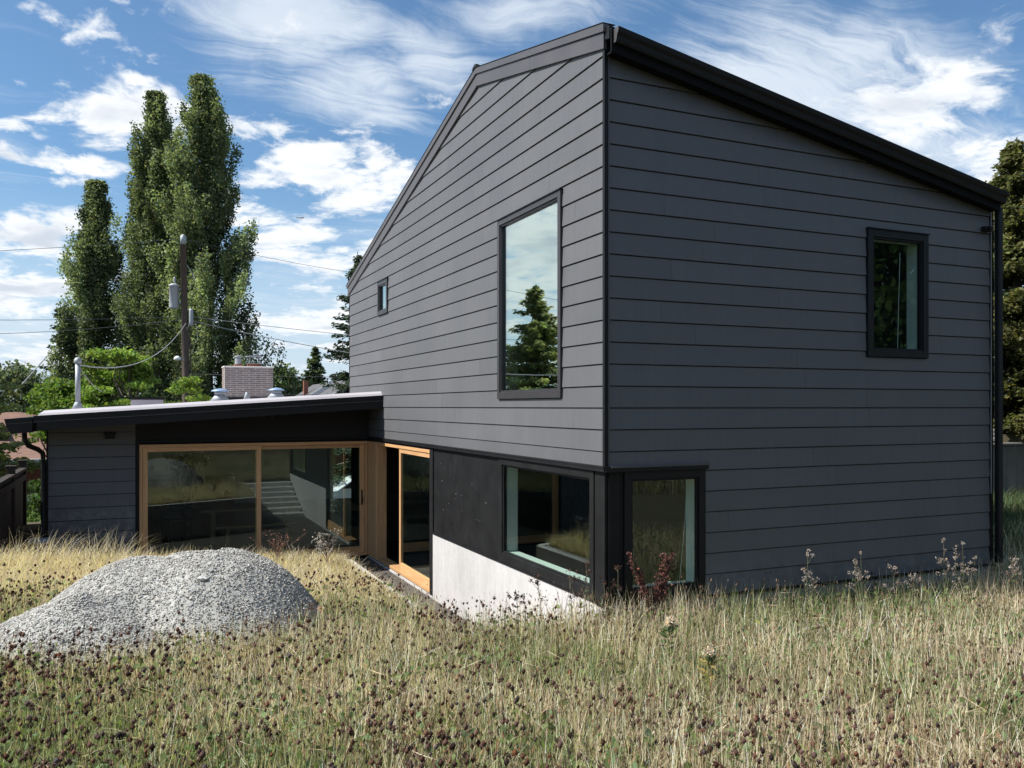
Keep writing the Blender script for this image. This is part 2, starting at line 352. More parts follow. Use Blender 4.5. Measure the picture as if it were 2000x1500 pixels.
# ------------------------------------------------------------------ ground
WY = 9.283                                   # plane of the low wing's facade
PIT = np.array([(-1.55, 0.15), (0.3, 0.15), (0.3, 9.6), (-9.5, 9.6), (-9.5, 8.2), (-6.6, 6.75), (-4.06, 5.65), (-1.62, 4.62)])
def in_poly(x, y, P):
    r = np.zeros(np.shape(x), bool); n = len(P)
    for i in range(n):
        x0, y0 = P[i]; x1, y1 = P[(i + 1) % n]
        if y0 == y1: continue
        c = ((y0 > y) != (y1 > y)) & (x < (x1 - x0) * (y - y0) / (y1 - y0) + x0); r ^= c
    return r
def ground_z(x, y):
    x = np.asarray(x, float); y = np.asarray(y, float)
    d = (x - CAM[0]) * FW[0] + (y - CAM[1]) * FW[1]
    z = -.15 + .055 * np.clip(8.4 - d, -.4, 9)
    z = z + np.clip(-(d + 1), 0, 40) * .16                     # bank rising behind the viewer
    z = z + .06 * (fbm(x, y, .5, 1) - .5) + .04 * (fbm(x, y, 2.0, 3) - .5)
    z = z + sstep(x, 5, 9) * .28 * sstep(y, -3, 1)                # a little higher towards the wall at the right
    z = z + sstep(x, 7.8, 8.2) * 1.3 * sstep(y, 4.72, 4.82)          # terrace held by the old concrete wall
    fall = sstep(y, 9.5, 26) * 2.4 + sstep(-x, 6.2, 11) * sstep(y, 7, 16) * .8
    z = z - fall * (1 - sstep(x, 6, 10)) - sstep(y, 26, 90) * 1.5
    pit = in_poly(x, y, PIT)
    z = np.where(pit, -1.10, z)
    under = (x > 0.1) & (x < 5.5) & (y > .1) & (y < 10.8); z = np.where(under, -1.3, z)
    wing = (x > -5.6) & (x < 3.0) & (y > 9.3) & (y < 20); z = np.where(wing, -1.3, z)
    return z
def axis(a, b, step, far, n):
    core = np.arange(a, b, step); g = np.geomspace(1, far, n)
    return np.concatenate([a - g[::-1], core, b - step + g])
gx = axis(-10, 13, .16, 3000, 40); gy = axis(-10, 22, .16, 3000, 40)
GX, GY = np.meshgrid(gx, gy); GZ = ground_z(GX, GY)
V = np.stack([GX.ravel(), GY.ravel(), GZ.ravel()], 1); nx, ny = len(gx), len(gy)
I = (np.arange(ny - 1)[:, None] * nx + np.arange(nx - 1)[None, :]).ravel()
def ground_mat():
    m, t, p, o = new_mat('ground litter')
    tc = t.add('ShaderNodeTexCoord').outputs['Object']
    a = t.noise(tc, 1.2, 8, .6); b = t.noise(tc, 40, 6, .7)
    c = t.mix(t.smooth(a, .35, .65), (.085, .065, .04, 1), (.06, .07, .025, 1)); c = t.mix(t.smooth(b, .45, .7), c, (.12, .09, .055, 1))
    t.put(p.inputs['Base Color'], c); p.inputs['Roughness'].default_value = .95; bump(t, p, b, 1, .03); return m
ground = np_mesh('ground', V, np.stack([I, I + 1, I + nx + 1, I + nx], 1), ground_mat(), smooth=True); tag(ground, kind='structure')
# distant hills
hx = np.linspace(-400, 300, 120); hy = np.linspace(420, 640, 20); HX, HY = np.meshgrid(hx, hy)
HZ = -6 + np.sin(np.clip((HY - 420) / 220, 0, 1) * math.pi) * (20 + 9 * fbm(HX, HY, .015, 5) + 5 * fbm(HX, HY, .08, 9) - np.clip(HX + 60, 0, 200) * .05)
nx2 = len(hx); I = (np.arange(len(hy) - 1)[:, None] * nx2 + np.arange(nx2 - 1)[None, :]).ravel()
hm, t, p, o = new_mat('hill'); hn = t.noise(t.add('ShaderNodeTexCoord').outputs['Object'], .12, 8, .7)
t.put(p.inputs['Base Color'], t.ramp(hn, [(.3, (.10, .13, .12)), (.7, (.20, .24, .24))])); p.inputs['Roughness'].default_value = 1
tag(np_mesh('hills', np.stack([HX.ravel(), HY.ravel(), HZ.ravel()], 1), np.stack([I, I + 1, I + nx2 + 1, I + nx2], 1), hm, smooth=True), kind='structure')

# ------------------------------------------------------------------ the house
H = empty('modern_house', (0, 0, 0), 'tall dark grey house of horizontal planks with a low wing and orange wood doors', 'house')
def part(mb, name, mat, parent=H, **k): return mb.build(name, M[mat], parent, **k)
RIDGE_Y, WT = 3.37, .16
def top_left(y):                    # underside of the rake board on the gable wall
    return 5.565 + (y) * .2389 if y < RIDGE_Y else 6.37 - (y - RIDGE_Y) * .2550
def top_right(x): return 5.50 - .1815 * x
def cells(u0, u1, z0, z1, top, breaks, openings, gapless=True):
    """decompose a strip u0..u1 x z0..min(z1,top(u)) minus openings into quads (ua,ub,za,zb,ta,tb)"""
    bs = {u0, u1}
    for b in breaks:
        if u0 < b < u1: bs.add(b)
    for a, b, c, d in openings:
        for q in (a, b):
            if u0 < q < u1: bs.add(q)
    if top:
        N = 600; us = [u0 + (u1 - u0) * i / N for i in range(N + 1)]
        for lev in (z0, z1):
            for i in range(N):
                f0, f1 = top(us[i]) - lev, top(us[i + 1]) - lev
                if f0 * f1 < 0: bs.add(us[i] + (us[i + 1] - us[i]) * f0 / (f0 - f1))
    bs = sorted(bs); res = []
    for a, b in zip(bs[:-1], bs[1:]):
        if b - a < 1e-5: continue
        m = (a + b) / 2; tm = min(z1, top(m)) if top else z1
        if tm <= z0 + 1e-4: continue
        ta, tb = (min(z1, top(a)), min(z1, top(b))) if top else (z1, z1)
        ta, tb = max(ta, z0), max(tb, z0)
        segs = [(z0, None)]
        ops = sorted([(c, d) for (p_, q_, c, d) in openings if p_ <= a + 1e-6 and q_ >= b - 1e-6 and d > z0 and c < tm])
        lo = z0; out = []
        for c, d in ops:
            if c > lo + 1e-4: out.append((lo, c, c))
            lo = max(lo, d)
        if lo < tm - 1e-4: out.append((lo, ta, tb))
        for (l, x, y) in out: res.append((a, b, l, l, max(x, l), max(y, l)))
    return res
def wall_cells(mb, cs, pt, p0, p1, z0=None, z1=None):
    """pt(u, depth, z) -> world; p0 inner offset, p1 (or function of z) outer offset"""
    f = p1 if callable(p1) else (lambda z: p1)
    for a, b, za, zb, ta, tb in cs:
        mb.hexa([pt(a, p0, za), pt(b, p0, zb), pt(b, f(zb), zb), pt(a, f(za), za), pt(a, p0, ta), pt(b, p0, tb), pt(b, f(tb), tb), pt(a, f(ta), ta)])
L = lambda u, o, z: (-o, u, z)         # gable wall, u = Y, outwards is -X
Rr = lambda u, o, z: (u, -o, z)        # right wall, u = X, outwards is -Y
Wg = lambda u, o, z: (u, WY - o, z)    # wing facade
OP_L = [(.960, 2.610, 2.155, 4.325), (7.92, 8.50, 3.79, 4.33), (.268, 2.588, .118, 1.282), (5.44, 9.28, -1.0, 1.30)]
OP_R = [(3.555, 4.43, 2.64, 4.01), (.268, 1.138, .115, 1.282)]
# outline the siding stops at (outer edges of the trims)
SD_L = [(.895, 2.672, 2.088, 4.39), (7.86, 8.555, 3.735, 4.388)]
SD_R = [(3.487, 4.488, 2.575, 4.085), (-.1, 1.205, -.1, 1.385)]
def planks(prefix, u0, u1, zlo, ks, top, breaks, openings, pt, joints):
    prof = lambda z0: (lambda z: .024 - .013 * (z - z0) / .21)
    for k in ks:
        a, b = max(zlo, .22 * k + .011), .22 * (k + 1)
        if b - a < .02: continue
        cuts = [u0] + [j for j in joints(k) if u0 + .25 < j < u1 - .25 and not any(o[0] - .05 < j < o[1] + .05 and o[3] > a and o[2] < b for o in openings)] + [u1]
        for s0, s1 in zip(cuts[:-1], cuts[1:]):
            s0_ = s0 + (.0011 if s0 != u0 else 0); s1_ = s1 - (.0011 if s1 != u1 else 0)
            cs = cells(s0_, s1_, a, b, top, breaks, openings)
            # split where an opening interrupts the whole course
            groups = []
            for c in cs:
                if groups and abs(groups[-1][-1][1] - c[0]) < 1e-4 and c[2] < groups[-1][-1][5] : groups[-1].append(c)
                else: groups.append([c])
            for g in groups:
                mb = MB(); wall_cells(mb, g, pt, .001, prof(a)); part(mb, 'siding_plank', 'siding')
jl = random.Random(3)
def joint_fn(span, seed):
    r = random.Random(seed); table = {k: r.uniform(.6, 3.6) for k in range(-8, 40)}
    return lambda k: [table[k] + 3.66 * i for i in range(-2, 5)]
planks('l', .012, 10.93, 1.405, range(6, 30), top_left, [RIDGE_Y], SD_L, L, joint_fn(11, 5))
planks('r', .030, 5.594, .0, range(0, 27), top_right, [], SD_R, Rr, joint_fn(5.6, 11))
planks('w', -5.66, -4.285, -1.0, range(-5, 9), lambda x: 1.99 + .0628 * x, [], [], Wg, lambda k: [])
mb = MB(); mb.hexa([(-4.283, WY - .018, 1.38), (-.03, WY - .018, 1.38), (-.03, WY - .001, 1.38), (-4.283, WY - .001, 1.38), (-4.283, WY - .018, 1.70), (-.03, WY - .018, 1.97), (-.03, WY - .001, 1.97), (-4.283, WY - .001, 1.70)]); part(mb, 'dark_header', 'gap')  # dark panel in place of planks, deepening the shade under the eave
# sheathing (walls) with openings
mb = MB()
wall_cells(mb, cells(0.0, 10.95, 1.36, 8, lambda y: top_left(y) + .05, [RIDGE_Y], OP_L), L, -WT, 0)
wall_cells(mb, cells(0.0, 10.95, -1.3, 1.36, None, [], OP_L), L, -WT, -.02)
part(mb, 'wall', 'gap')
mb = MB(); wall_cells(mb, cells(WT + .002, 5.6, -.02, 8, lambda x: top_right(x) + .05, [], OP_R), Rr, -WT, 0); part(mb, 'wall', 'gap')
mb = MB(); mb.box((5.44, .165, -1.3), (5.6, 10.95, 4.5)); mb.box((.165, 10.80, -1.3), (5.43, 10.95, 3.5)); part(mb, 'wall', 'siding')
OP_W = [(-4.2, -.03, -.97, 1.30)]
mb = MB(); wall_cells(mb, cells(-5.66, -.165, -1.3, 8, lambda x: 2.03 + .0628 * x, [], OP_W), Wg, -.14, 0); part(mb, 'wall', 'gap')
mb = MB(); mb.box((-5.68, 9.30, -1.6), (-5.53, 19.9, 1.62)); part(mb, 'wall', 'siding')
mb = MB(); mb.box((-5.68, 19.9, -1.6), (1.55, 20.05, 1.75)); mb.box((2.35, 19.9, -1.6), (3.1, 20.05, 1.9)); mb.box((1.55, 19.9, 1.15), (2.35, 20.05, 1.9)); mb.box((2.95, 10.96, -1.6), (3.1, 12.0, 1.9)); mb.box((2.95, 18.6, -1.6), (3.1, 19.89, 1.9)); mb.box((2.95, 12.0, 1.2), (3.1, 18.6, 1.9)); part(mb, 'wall', 'drywall')  # wide opening in the unseen east wall, added to brighten the room
# inside linings
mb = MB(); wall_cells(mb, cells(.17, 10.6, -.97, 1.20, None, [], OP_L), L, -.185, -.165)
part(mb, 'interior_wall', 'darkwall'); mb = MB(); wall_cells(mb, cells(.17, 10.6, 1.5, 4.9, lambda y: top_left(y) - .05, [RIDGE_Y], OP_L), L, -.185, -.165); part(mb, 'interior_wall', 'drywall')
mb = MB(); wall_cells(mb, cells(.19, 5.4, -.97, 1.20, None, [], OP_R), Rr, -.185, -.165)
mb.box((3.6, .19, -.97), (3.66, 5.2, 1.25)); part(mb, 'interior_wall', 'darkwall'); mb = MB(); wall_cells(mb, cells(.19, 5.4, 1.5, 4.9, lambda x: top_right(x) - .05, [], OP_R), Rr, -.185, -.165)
mb.box((3.4, .19, 1.5), (3.46, 8.0, 4.3)); mb.box((.19, 6.0, 1.5), (3.39, 6.06, 4.9))
part(mb, 'interior_wall', 'drywall')
mb = MB(); mb.box((-5.52, 9.42, -1.02), (2.94, 19.89, -.97)); mb.box((.17, .17, -1.02), (5.43, 9.41, -.97)); part(mb, 'interior_floor', 'floor')
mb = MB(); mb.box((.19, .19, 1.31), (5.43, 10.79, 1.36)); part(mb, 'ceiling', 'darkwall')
mb = MB(); mb.box((.19, .19, 1.40), (5.43, 10.79, 1.48)); part(mb, 'interior_floor', 'floor')
mb = MB(); mb.box((-5.52, 9.43, 1.34), (-.01, 19.89, 1.38)); mb.box((0, 10.96, 1.34), (2.94, 19.89, 1.38)); part(mb, 'ceiling', 'white')
# kitchen run and panelling seen through the glass
mb = MB(); mb.box((-5.4, 18.9, -.97), (-1.6, 19.5, -.05)); part(mb, 'kitchen_cabinet', 'table')

# roof of the tall block
GR, GS = .239, .255
def zr(x, y):  # top of roof
    return (5.79 + GR * y if y <= 3.40 else 5.79 + GR * 3.40 - GS * (y - 3.40)) - .188 * x
mb = MB(); X0, X1 = -.03, 5.60
for ya, yb in ((-.12, 3.40), (3.40, 11.02)):
    mb.hexa([(X0, ya, zr(X0, ya) - .14), (X1, ya, zr(X1, ya) - .14), (X1, yb, zr(X1, yb) - .14), (X0, yb, zr(X0, yb) - .14),
             (X0, ya, zr(X0, ya) - .01), (X1, ya, zr(X1, ya) - .01), (X1, yb, zr(X1, yb) - .01), (X0, yb, zr(X0, yb) - .01)])
part(mb, 'roof', 'black')
# rake: board and flashing on the gable
def rake(u0, u1, lo, hi, o0, o1, name, mat):
    mb = MB(); br = [u0, u1] if not (u0 < 3.385 < u1) else [u0, 3.385, u1]
    for a, b in zip(br[:-1], br[1:]):
        za, zb = top_left(a), top_left(b)
        mb.hexa([(-o0, a, za + lo), (-o0, b, zb + lo), (-o1, b, zb + lo), (-o1, a, za + lo), (-o0, a, za + hi), (-o0, b, zb + hi), (-o1, b, zb + hi), (-o1, a, za + hi)])
    part(mb, name, mat, bevel=.002)
for a, b in ((-.03, 1.68), (1.684, 3.380), (3.386, 6.9), (6.904, 11.02)): rake(a, b, 0, .160, .0, .044, 'rake_board', 'rake')
for a, b in ((-.055, 3.385), (3.389, 7.4), (7.403, 11.04)): rake(a, b, .164, .245, .004, .062, 'rake_flashing', 'rake')
for a, b in ((-.055, 3.385), (3.389, 11.04)): rake(a, b, .246, .256, -.08, .068, 'roof_edge', 'black')
mb = MB(); mb.prism([(-.075, 3.30, top_left(3.30) + .25), (-.075, 3.385, top_left(3.385) + .25), (-.075, 3.47, top_left(3.47) + .25), (-.075, 3.46, top_left(3.47) + .285), (-.075, 3.385, top_left(3.385) + .29), (-.075, 3.31, top_left(3.31) + .285)], (5.7, 0, -1.07)); part(mb, 'ridge_cap', 'black')
# eave of the right wall: soffit, fascia, gutter
sl = -.184
def along(poly_yz, x0, x1, zref):   # profile in y,z swept down the sloping eave
    mb = MB(); mb.prism([(x0, y, z + zref + sl * x0) for y, z in poly_yz], (x1 - x0, 0, sl * (x1 - x0))); return mb
part(along([(-.145, -.01), (-.145, -.245), (-.165, -.245), (-.165, -.01)], -.03, 5.60, 5.72), 'fascia', 'soffit')
part(along([(0.0, -.235), (0.0, -.215), (-.144, -.215), (-.144, -.235)], .0, 5.60, 5.730), 'soffit', 'soffit')
gut = [(-.166, 0.0), (-.166, -.135), (-.205, -.135), (-.215, -.115), (-.225, -.075), (-.248, -.045), (-.256, -.012), (-.256, .0), (-.243, .0), (-.243, -.012), (-.180, -.020), (-.180, 0.0)]
part(along(gut, .0, 5.63, 5.70), 'gutter', 'black')
part(along(gut[:8], -.006, -.001, 5.70), 'gutter_end_cap', 'rake')
# corner trims
mb = MB(); mb.box((-.030, -.028, 1.405), (.011, .011, 5.56)); part(mb, 'corner_trim', 'black')
mb = MB(); mb.box((.012, -.034, 1.405), (.026, -.001, 5.50)); part(mb, 'corner_trim', 'rake')
mb = MB(); mb.box((5.596, -.030, .0), (5.645, .02, 4.49)); part(mb, 'corner_trim', 'black')
mb = MB(); mb.box((5.600, -.036, .9), (5.609, -.031, 4.47)); part(mb, 'trim_highlight', 'galv')  # pale strip drawn for the highlight along the corner trim
mb = MB(); mb.box((-.026, 10.932, 1.40), (.0, 10.955, 4.50)); part(mb, 'corner_trim', 'black')
mb = MB(); mb.box((-5.69, WY - .03, -1.2), (-5.661, WY + .02, 1.62)); part(mb, 'corner_trim', 'black')
# downspout
mb = MB(); mb.box((5.66, -.10, .02), (5.745, -.03, 4.52)); part(mb, 'downspout', 'black', bevel=.012)
# base flashing strip above the foundation, right wall
mb = MB(); mb.box((1.20, -.034, -.022), (5.65, -.0, -.002)); part(mb, 'base_flashing', 'black')
mb = MB(); mb.box((-.030, -.036, -.016), (1.20, .0, -.001)); part(mb, 'base_flashing', 'rake')
mb = MB(); mb.box((.0, -.012, -1.2), (5.62, .15, -.024)); part(mb, 'foundation', 'found')
mb = MB(); mb.box((-.020, .15, -1.35), (.02, 5.30, -.001)); mb.box((-.012, -.012, -1.35), (-.001, .149, -.024)); part(mb, 'foundation_wall', 'concrete')
mb = MB(); mb.box((-.024, 5.30, -1.35), (.02, 9.27, -.985)); part(mb, 'door_sill', 'concrete')
# ledge flashing that wraps the corner
mb = MB(); mb.box((-.055, -.052, 1.388), (.03, 9.28, 1.402)); part(mb, 'ledge_flashing', 'black')
mb = MB(); mb.box((-.050, -.047, 1.350), (-.038, 9.28, 1.387)); part(mb, 'ledge_flashing', 'black')
mb = MB(); mb.box((.031, -.066, 1.386), (1.235, -.0, 1.400)); part(mb, 'ledge_flashing', 'rake')
mb = MB(); mb.box((-.036, -.060, 1.345), (1.215, -.046, 1.385)); part(mb, 'ledge_flashing', 'black')
# black panels under the ledge
mb = MB(); mb.box((-.004, 2.66, .006), (.03, 5.29, 1.349)); part(mb, 'black_panel', 'blackmatte')
mb = MB(); mb.box((-.012, .0, .001), (.03, .20, 1.349)); part(mb, 'black_panel', 'blackmatte', bevel=.002)
mb = MB(); mb.box((.031, -.012, .001), (.165, .02, 1.344)); part(mb, 'black_panel', 'blackmatte')
mb = MB(); mb.box((.17, -.008, .001), (.2, .02, 1.344)); mb.box((.16, .005, .001), (.17, .02, 1.344)); part(mb, 'black_panel', 'blackmatte')
mb = MB(); mb.box((-.022, 5.30, -.98), (.03, 5.46, 1.349)); part(mb, 'black_post', 'blackmatte')
mb = MB(); mb.box((-.030, .0, .0), (-.013, 5.30, .022)); part(mb, 'sill_flashing', 'black')
# small white specks of dried paint and screw heads on the panel
mb = MB(); rr = random.Random(4)
for i in range(17):
    y, z = (rr.uniform(3.0, 5.1), rr.uniform(.35, 1.25)) if i < 11 else (rr.gauss(4.35, .05), rr.uniform(.5, 1.2))
    s = rr.uniform(.002, .0045); mb.box((-.0055, y - s, z - s * rr.uniform(.6, 1.6)), (-.0045, y + s, z + s))
tag(part(mb, 'paint_speck', 'white'), kind='stuff')

def window(pt, u0, u1, z0, z1, fw, parent=H, out=.045, frame='frame', jamb='white', depth=.20, label=None, head=True, sill_h=None, glass='glass'):
    """frame ring u0..u1,z0..z1 of width fw, with pane, stops and jamb lining as its children"""
    def bx(mb, a, b, o0, o1, c, d):
        p = [pt(a, o0, c), pt(b, o0, c), pt(b, o1, c), pt(a, o1, c), pt(a, o0, d), pt(b, o0, d), pt(b, o1, d), pt(a, o1, d)]; mb.hexa(p)
    mb = MB(); sb = sill_h or fw
    bx(mb, u0, u0 + fw, -.05, out, z0, z1); bx(mb, u1 - fw, u1, -.05, out, z0, z1)
    bx(mb, u0 + fw, u1 - fw, -.05, out, z0, z0 + sb); bx(mb, u0 + fw, u1 - fw, -.05, out, z1 - fw, z1)
    f = mb.build('window', M[frame], parent, bevel=.003)
    if label: f['label'] = label
    a, b, c, d = u0 + fw, u1 - fw, z0 + sb, z1 - fw; s = .022
    mb = MB()
    bx(mb, a, a + s, -.03, out - .018, c, d); bx(mb, b - s, b, -.03, out - .018, c, d)
    bx(mb, a + s, b - s, -.03, out - .018, c, c + s); bx(mb, a + s, b - s, -.03, out - .018, d - s, d)
    mb.build('sash', M[frame], f, bevel=.002)
    mb = MB(); bx(mb, a + s * .5, b - s * .5, -.012, -.004, c + s * .5, d - s * .5); mb.build('pane', M[glass], f)
    if jamb:
        mb = MB(); j = .012
        bx(mb, a - j, a + .004, -depth, -.051, c, d); bx(mb, b - .004, b + j, -depth, -.051, c, d)
        bx(mb, a, b, -depth, -.051, c - j, c + .004); bx(mb, a, b, -depth, -.051, d - .004, d + j)
        mb.build('jamb_lining', M[jamb], f)
    if head:
        mb = MB(); bx(mb, u0 - .012, u1 + .012, .0, out + .016, z1 + .001, z1 + .012); mb.build('head_flashing', M['black'], f)
    return f
window(L, .904, 2.666, 2.095, 4.378, .068, label='tall window of the gable wall reflecting clouds and a fir tree', sill_h=.085, glass='coated')
window(L, 7.87, 8.546, 3.742, 4.375, .07, label='small high window of the gable wall', glass='coated')
window(L, .205, 2.652, .024, 1.345, .085, label='wide black framed window beside the lower corner', frame='blackmatte', out=.025, sill_h=.115, head=False)
window(Rr, 3.495, 4.482, 2.583, 4.075, .085, frame='black', label='black framed window high in the right wall')
window(Rr, .205, 1.198, .004, 1.343, .082, frame='black', label='narrow black framed window beside the lower corner', out=.03, sill_h=.13, head=False)
# blind cord and folded blind edge inside the upper right window
mb = MB(); mb.tube([(4.12, .06, 3.85), (4.10, .06, 3.3), (4.08, .06, 2.68)], .004, 5); mb.tube([(1.02, .06, 1.2), (1.0, .06, .8), (.93, .06, .18)], .003, 5); part(mb, 'blind_cord', 'white')
mb = MB(); mb.box((.175, 3.2, .2), (.195, 3.27, .32)); part(mb, 'wall_outlet', 'white')

# sliding doors in orange fir
def door(name, pt, u0, u1, z0, z1, panels, mw, label, handle_at=None, out=.02, mats=('fir', 'firh'), fw=.075, jb=True):
    def bx(mb, a, b, o0, o1, c, d): mb.hexa([pt(a, o0, c), pt(b, o0, c), pt(b, o1, c), pt(a, o1, c), pt(a, o0, d), pt(b, o0, d), pt(b, o1, d), pt(a, o1, d)])
    mb = MB(); bx(mb, u0, u1, -.16, out, z1 - .055, z1); fr = mb.build(name, M[mats[1]], H, bevel=.003); fr['label'] = label
    mb = MB(); bx(mb, u0, u0 + .055, -.16, out, z0, z1 - .056); mb.build('jamb', M[mats[0]], fr, bevel=.003)
    mb = MB(); bx(mb, u1 - .055, u1, -.16, out, z0, z1 - .056); mb.build('jamb', M[mats[0]], fr, bevel=.003)
    mb = MB(); bx(mb, u0 + .056, u1 - .056, -.16, out, z0, z0 + .05); mb.build('sill', M[mats[1]], fr, bevel=.003)
    for (a, b, o, rb) in panels:
        c, d = z0 + .052, z1 - .058
        mb = MB(); bx(mb, a, a + mw, o - .045, o, c, d); mb.build('stile', M[mats[0]], fr, bevel=.003)
        mb = MB(); bx(mb, b - mw, b, o - .045, o, c, d); mb.build('stile', M[mats[0]], fr, bevel=.003)
        mb = MB(); bx(mb, a + mw, b - mw, o - .045, o, c, c + rb); mb.build('rail', M[mats[1]], fr, bevel=.003)
        mb = MB(); bx(mb, a + mw, b - mw, o - .045, o, d - .075, d); mb.build('rail', M[mats[1]], fr, bevel=.003)
        mb = MB(); bx(mb, a + mw - .005, b - mw + .005, o - .026, o - .018, c + rb - .005, d - .07); mb.build('pane', M['glass'], fr)
    if handle_at:
        u, z, o = handle_at; mb = MB(); bx(mb, u - .014, u + .014, o, o + .012, z - .17, z + .14); bx(mb, u - .01, u + .01, o + .012, o + .05, z - .02, z + .02); bx(mb, u - .01, u + .01, o + .04, o + .055, z - .13, z + .02)
        mb.build('handle', M['black'], fr, bevel=.003)
    return fr
door('sliding_door', Wg, -4.221, -.045, -.965, 1.312, [(-4.165, -2.10, .0, .10), (-2.20, -.10, -.06, .12)], .085, 'wide two panel sliding door of the wing', (-.145, .20, -.06))
door('sliding_door', L, 5.40, 8.66, -.965, 1.312, [(5.33, 7.20, .005, .15)], .085, 'half open sliding door under the gable wall', None, mats=('fir', 'firy'))
mb = MB(); mb.box((-.035, 8.664, -.965), (.10, 9.16, 1.312)); part(mb, 'corner_post', 'fir', bevel=.003)
mb = MB(); mb.box((-.042, 9.164, -.965), (.10, 9.262, 1.312)); part(mb, 'corner_post', 'fir', bevel=.003)
# black casing round the wing door
mb = MB(); mb.box((-4.262, WY - .040, -1.1), (-4.223, WY + .02, 1.350)); part(mb, 'door_casing', 'black')
mb = MB(); mb.box((-4.275, WY - .055, 1.352), (-.060, WY - .0, 1.378)); part(mb, 'door_casing', 'black')
mb = MB(); mb.box((-4.222, WY - .030, 1.314), (-.046, WY - .0, 1.350)); part(mb, 'door_casing', 'soffit')

# low wing roof
EY, SR = 8.218, .0628
zt = lambda x: 2.205 + SR * x
def slab(x0, x1, y0, y1, lo, hi, name, mat, bevel=0):
    mb = MB(); mb.hexa([(x0, y0, zt(x0) + lo), (x1, y0, zt(x1) + lo), (x1, y1, zt(x1) + lo), (x0, y1, zt(x0) + lo), (x0, y0, zt(x0) + hi), (x1, y0, zt(x1) + hi), (x1, y1, zt(x1) + hi), (x0, y1, zt(x0) + hi)])
    return part(mb, name, mat, bevel=bevel)
slab(-5.76, -.035, EY + .035, 20.1, -.085, -.004, 'roof', 'black')
slab(-.034, 3.1, 10.96, 20.1, -.085, -.004, 'roof', 'black')
mb = MB(); mb.hexa([(-5.74, EY + .036, zt(-5.74)), (-.012, EY + .036, zt(0)), (-.012, EY + .23, zt(0)), (-5.74, EY + .23, zt(-5.74)), (-5.70, EY + .075, zt(-5.70) + .045), (-.012, EY + .075, zt(0) + .045), (-.012, EY + .16, zt(0) + .085), (-5.64, EY + .16, zt(-5.64) + .085)]); part(mb, 'membrane_edge', 'membrane')
slab(-5.70, -.036, EY + .235, 20.05, -.003, .05, 'roof_membrane', 'membrane')
slab(-.034, 3.05, 10.97, 20.05, -.003, .05, 'roof_membrane', 'membrane')
slab(-5.78, -.02, EY - .012, EY + .034, -.088, .008, 'fascia', 'black')
slab(-5.79, -.018, EY - .022, EY + .034, -.098, -.089, 'drip_edge', 'rake')
slab(-5.74, -.03, EY + .004, EY + .04, -.235, -.099, 'fascia', 'black')
slab(-5.66, -.04, EY + .041, WY - .03, -.225, -.20, 'soffit', 'soffit')
# west gutter of the wing, seen from its end
mb = MB(); zg = 1.80
mb.prism([(-5.80, EY - .01, zg + .03), (-5.80, EY - .01, zg - .10), (-5.80, EY - .01, zg - .215), (-6.10, EY - .01, zg - .235), (-6.16, EY - .01, zg - .12), (-6.19, EY - .01, zg + .0)], (0, 11.8, 0)); part(mb, 'gutter', 'black')
mb = MB(); mb.prism([(-5.80, EY - .022, zg - .05), (-6.18, EY - .022, zg - .075), (-6.18, EY - .022, zg - .083), (-5.80, EY - .022, zg - .058)], (0, .012, 0)); part(mb, 'gutter_lip', 'rake')
mb = MB(); mb.tube([(-5.98, 8.9, 1.60), (-5.98, 8.93, 1.45), (-5.93, 8.98, 1.34), (-5.80, 9.1, 1.27), (-5.735, 9.18, 1.20), (-5.725, 9.2, 1.0), (-5.725, 9.2, -1.0)], .042, 10); part(mb, 'downspout', 'black', smooth=True)
mb = MB(); mb.box((-4.775, WY - .085, 1.425), (-4.615, WY - .02, 1.525)); mb.box((-4.79, WY - .09, 1.50), (-4.60, WY - .02, 1.535)); part(mb, 'wall_vent', 'black', bevel=.004)
mb = MB(); mb.box((5.42, -.10, 4.20), (5.55, -.03, 4.26)); mb.box((5.44, -.15, 4.21), (5.50, -.10, 4.25)); part(mb, 'security_light', 'black', bevel=.004)
mb = MB(); mb.lathe((-2.0, EY + .35, 1.78), [(.06, 0), (.075, .03), (.075, .16), (.05, .18)], 10); part(mb, 'soffit_lamp', 'black')
# roof things on the wing: vents, skylight, chimney
def roof_pipe(x, y, h, r, cap, label):
    z = zt(x) + .05; mb = MB(); mb.lathe((x, y, z), [(r * 2.6, 0), (r * 1.25, .14), (r * 1.1, .15)]); b = part(mb, 'vent_pipe', 'galv', smooth=True); b['label'] = label
    mb = MB(); mb.lathe((x, y, z), [(r, .13), (r, h)], 12); mb.build('pipe', M['galv'], b, smooth=True)
    if cap == 'ball':
        mb = MB(); mb.lathe((x, y, z + h), [(r * .9, 0), (r * 1.45, .02), (r * 1.5, .06), (r * 1.1, .10), (r * .3, .12)], 12); mb.build('cap', M['galv'], b, smooth=True)
    if cap == 'hat':
        mb = MB(); mb.lathe((x, y, z + h + .02), [(r * 2.1, 0), (r * 2.0, .015), (r * 1.2, .045), (r * .2, .06)], 16); mb.build('cap', M['bluecap'], b, smooth=True)
        mb = MB(); mb.lathe((x, y, z + h - .04), [(r * 1.3, 0), (r * 1.3, .05)], 12); mb.build('collar', M['galv'], b, smooth=True)
roof_pipe(-5.218, 9.515, .83, .042, 'ball', 'tall galvanised pipe at the left end of the wing roof')
roof_pipe(-2.726, 10.592, .20, .085, 'hat', 'round vent with bluish cap left of the chimney')
roof_pipe(-1.46, 11.684, .17, .085, 'hat', 'round vent with bluish cap right of the chimney')
roof_pipe(-2.29, 9.861, .17, .03, None, 'short pipe in front of the chimney')
mb = MB(); mb.box((-4.36, 9.95, 1.95), (-3.80, 10.55, 2.13)); cb = part(mb, 'skylight', 'membrane', bevel=.004)
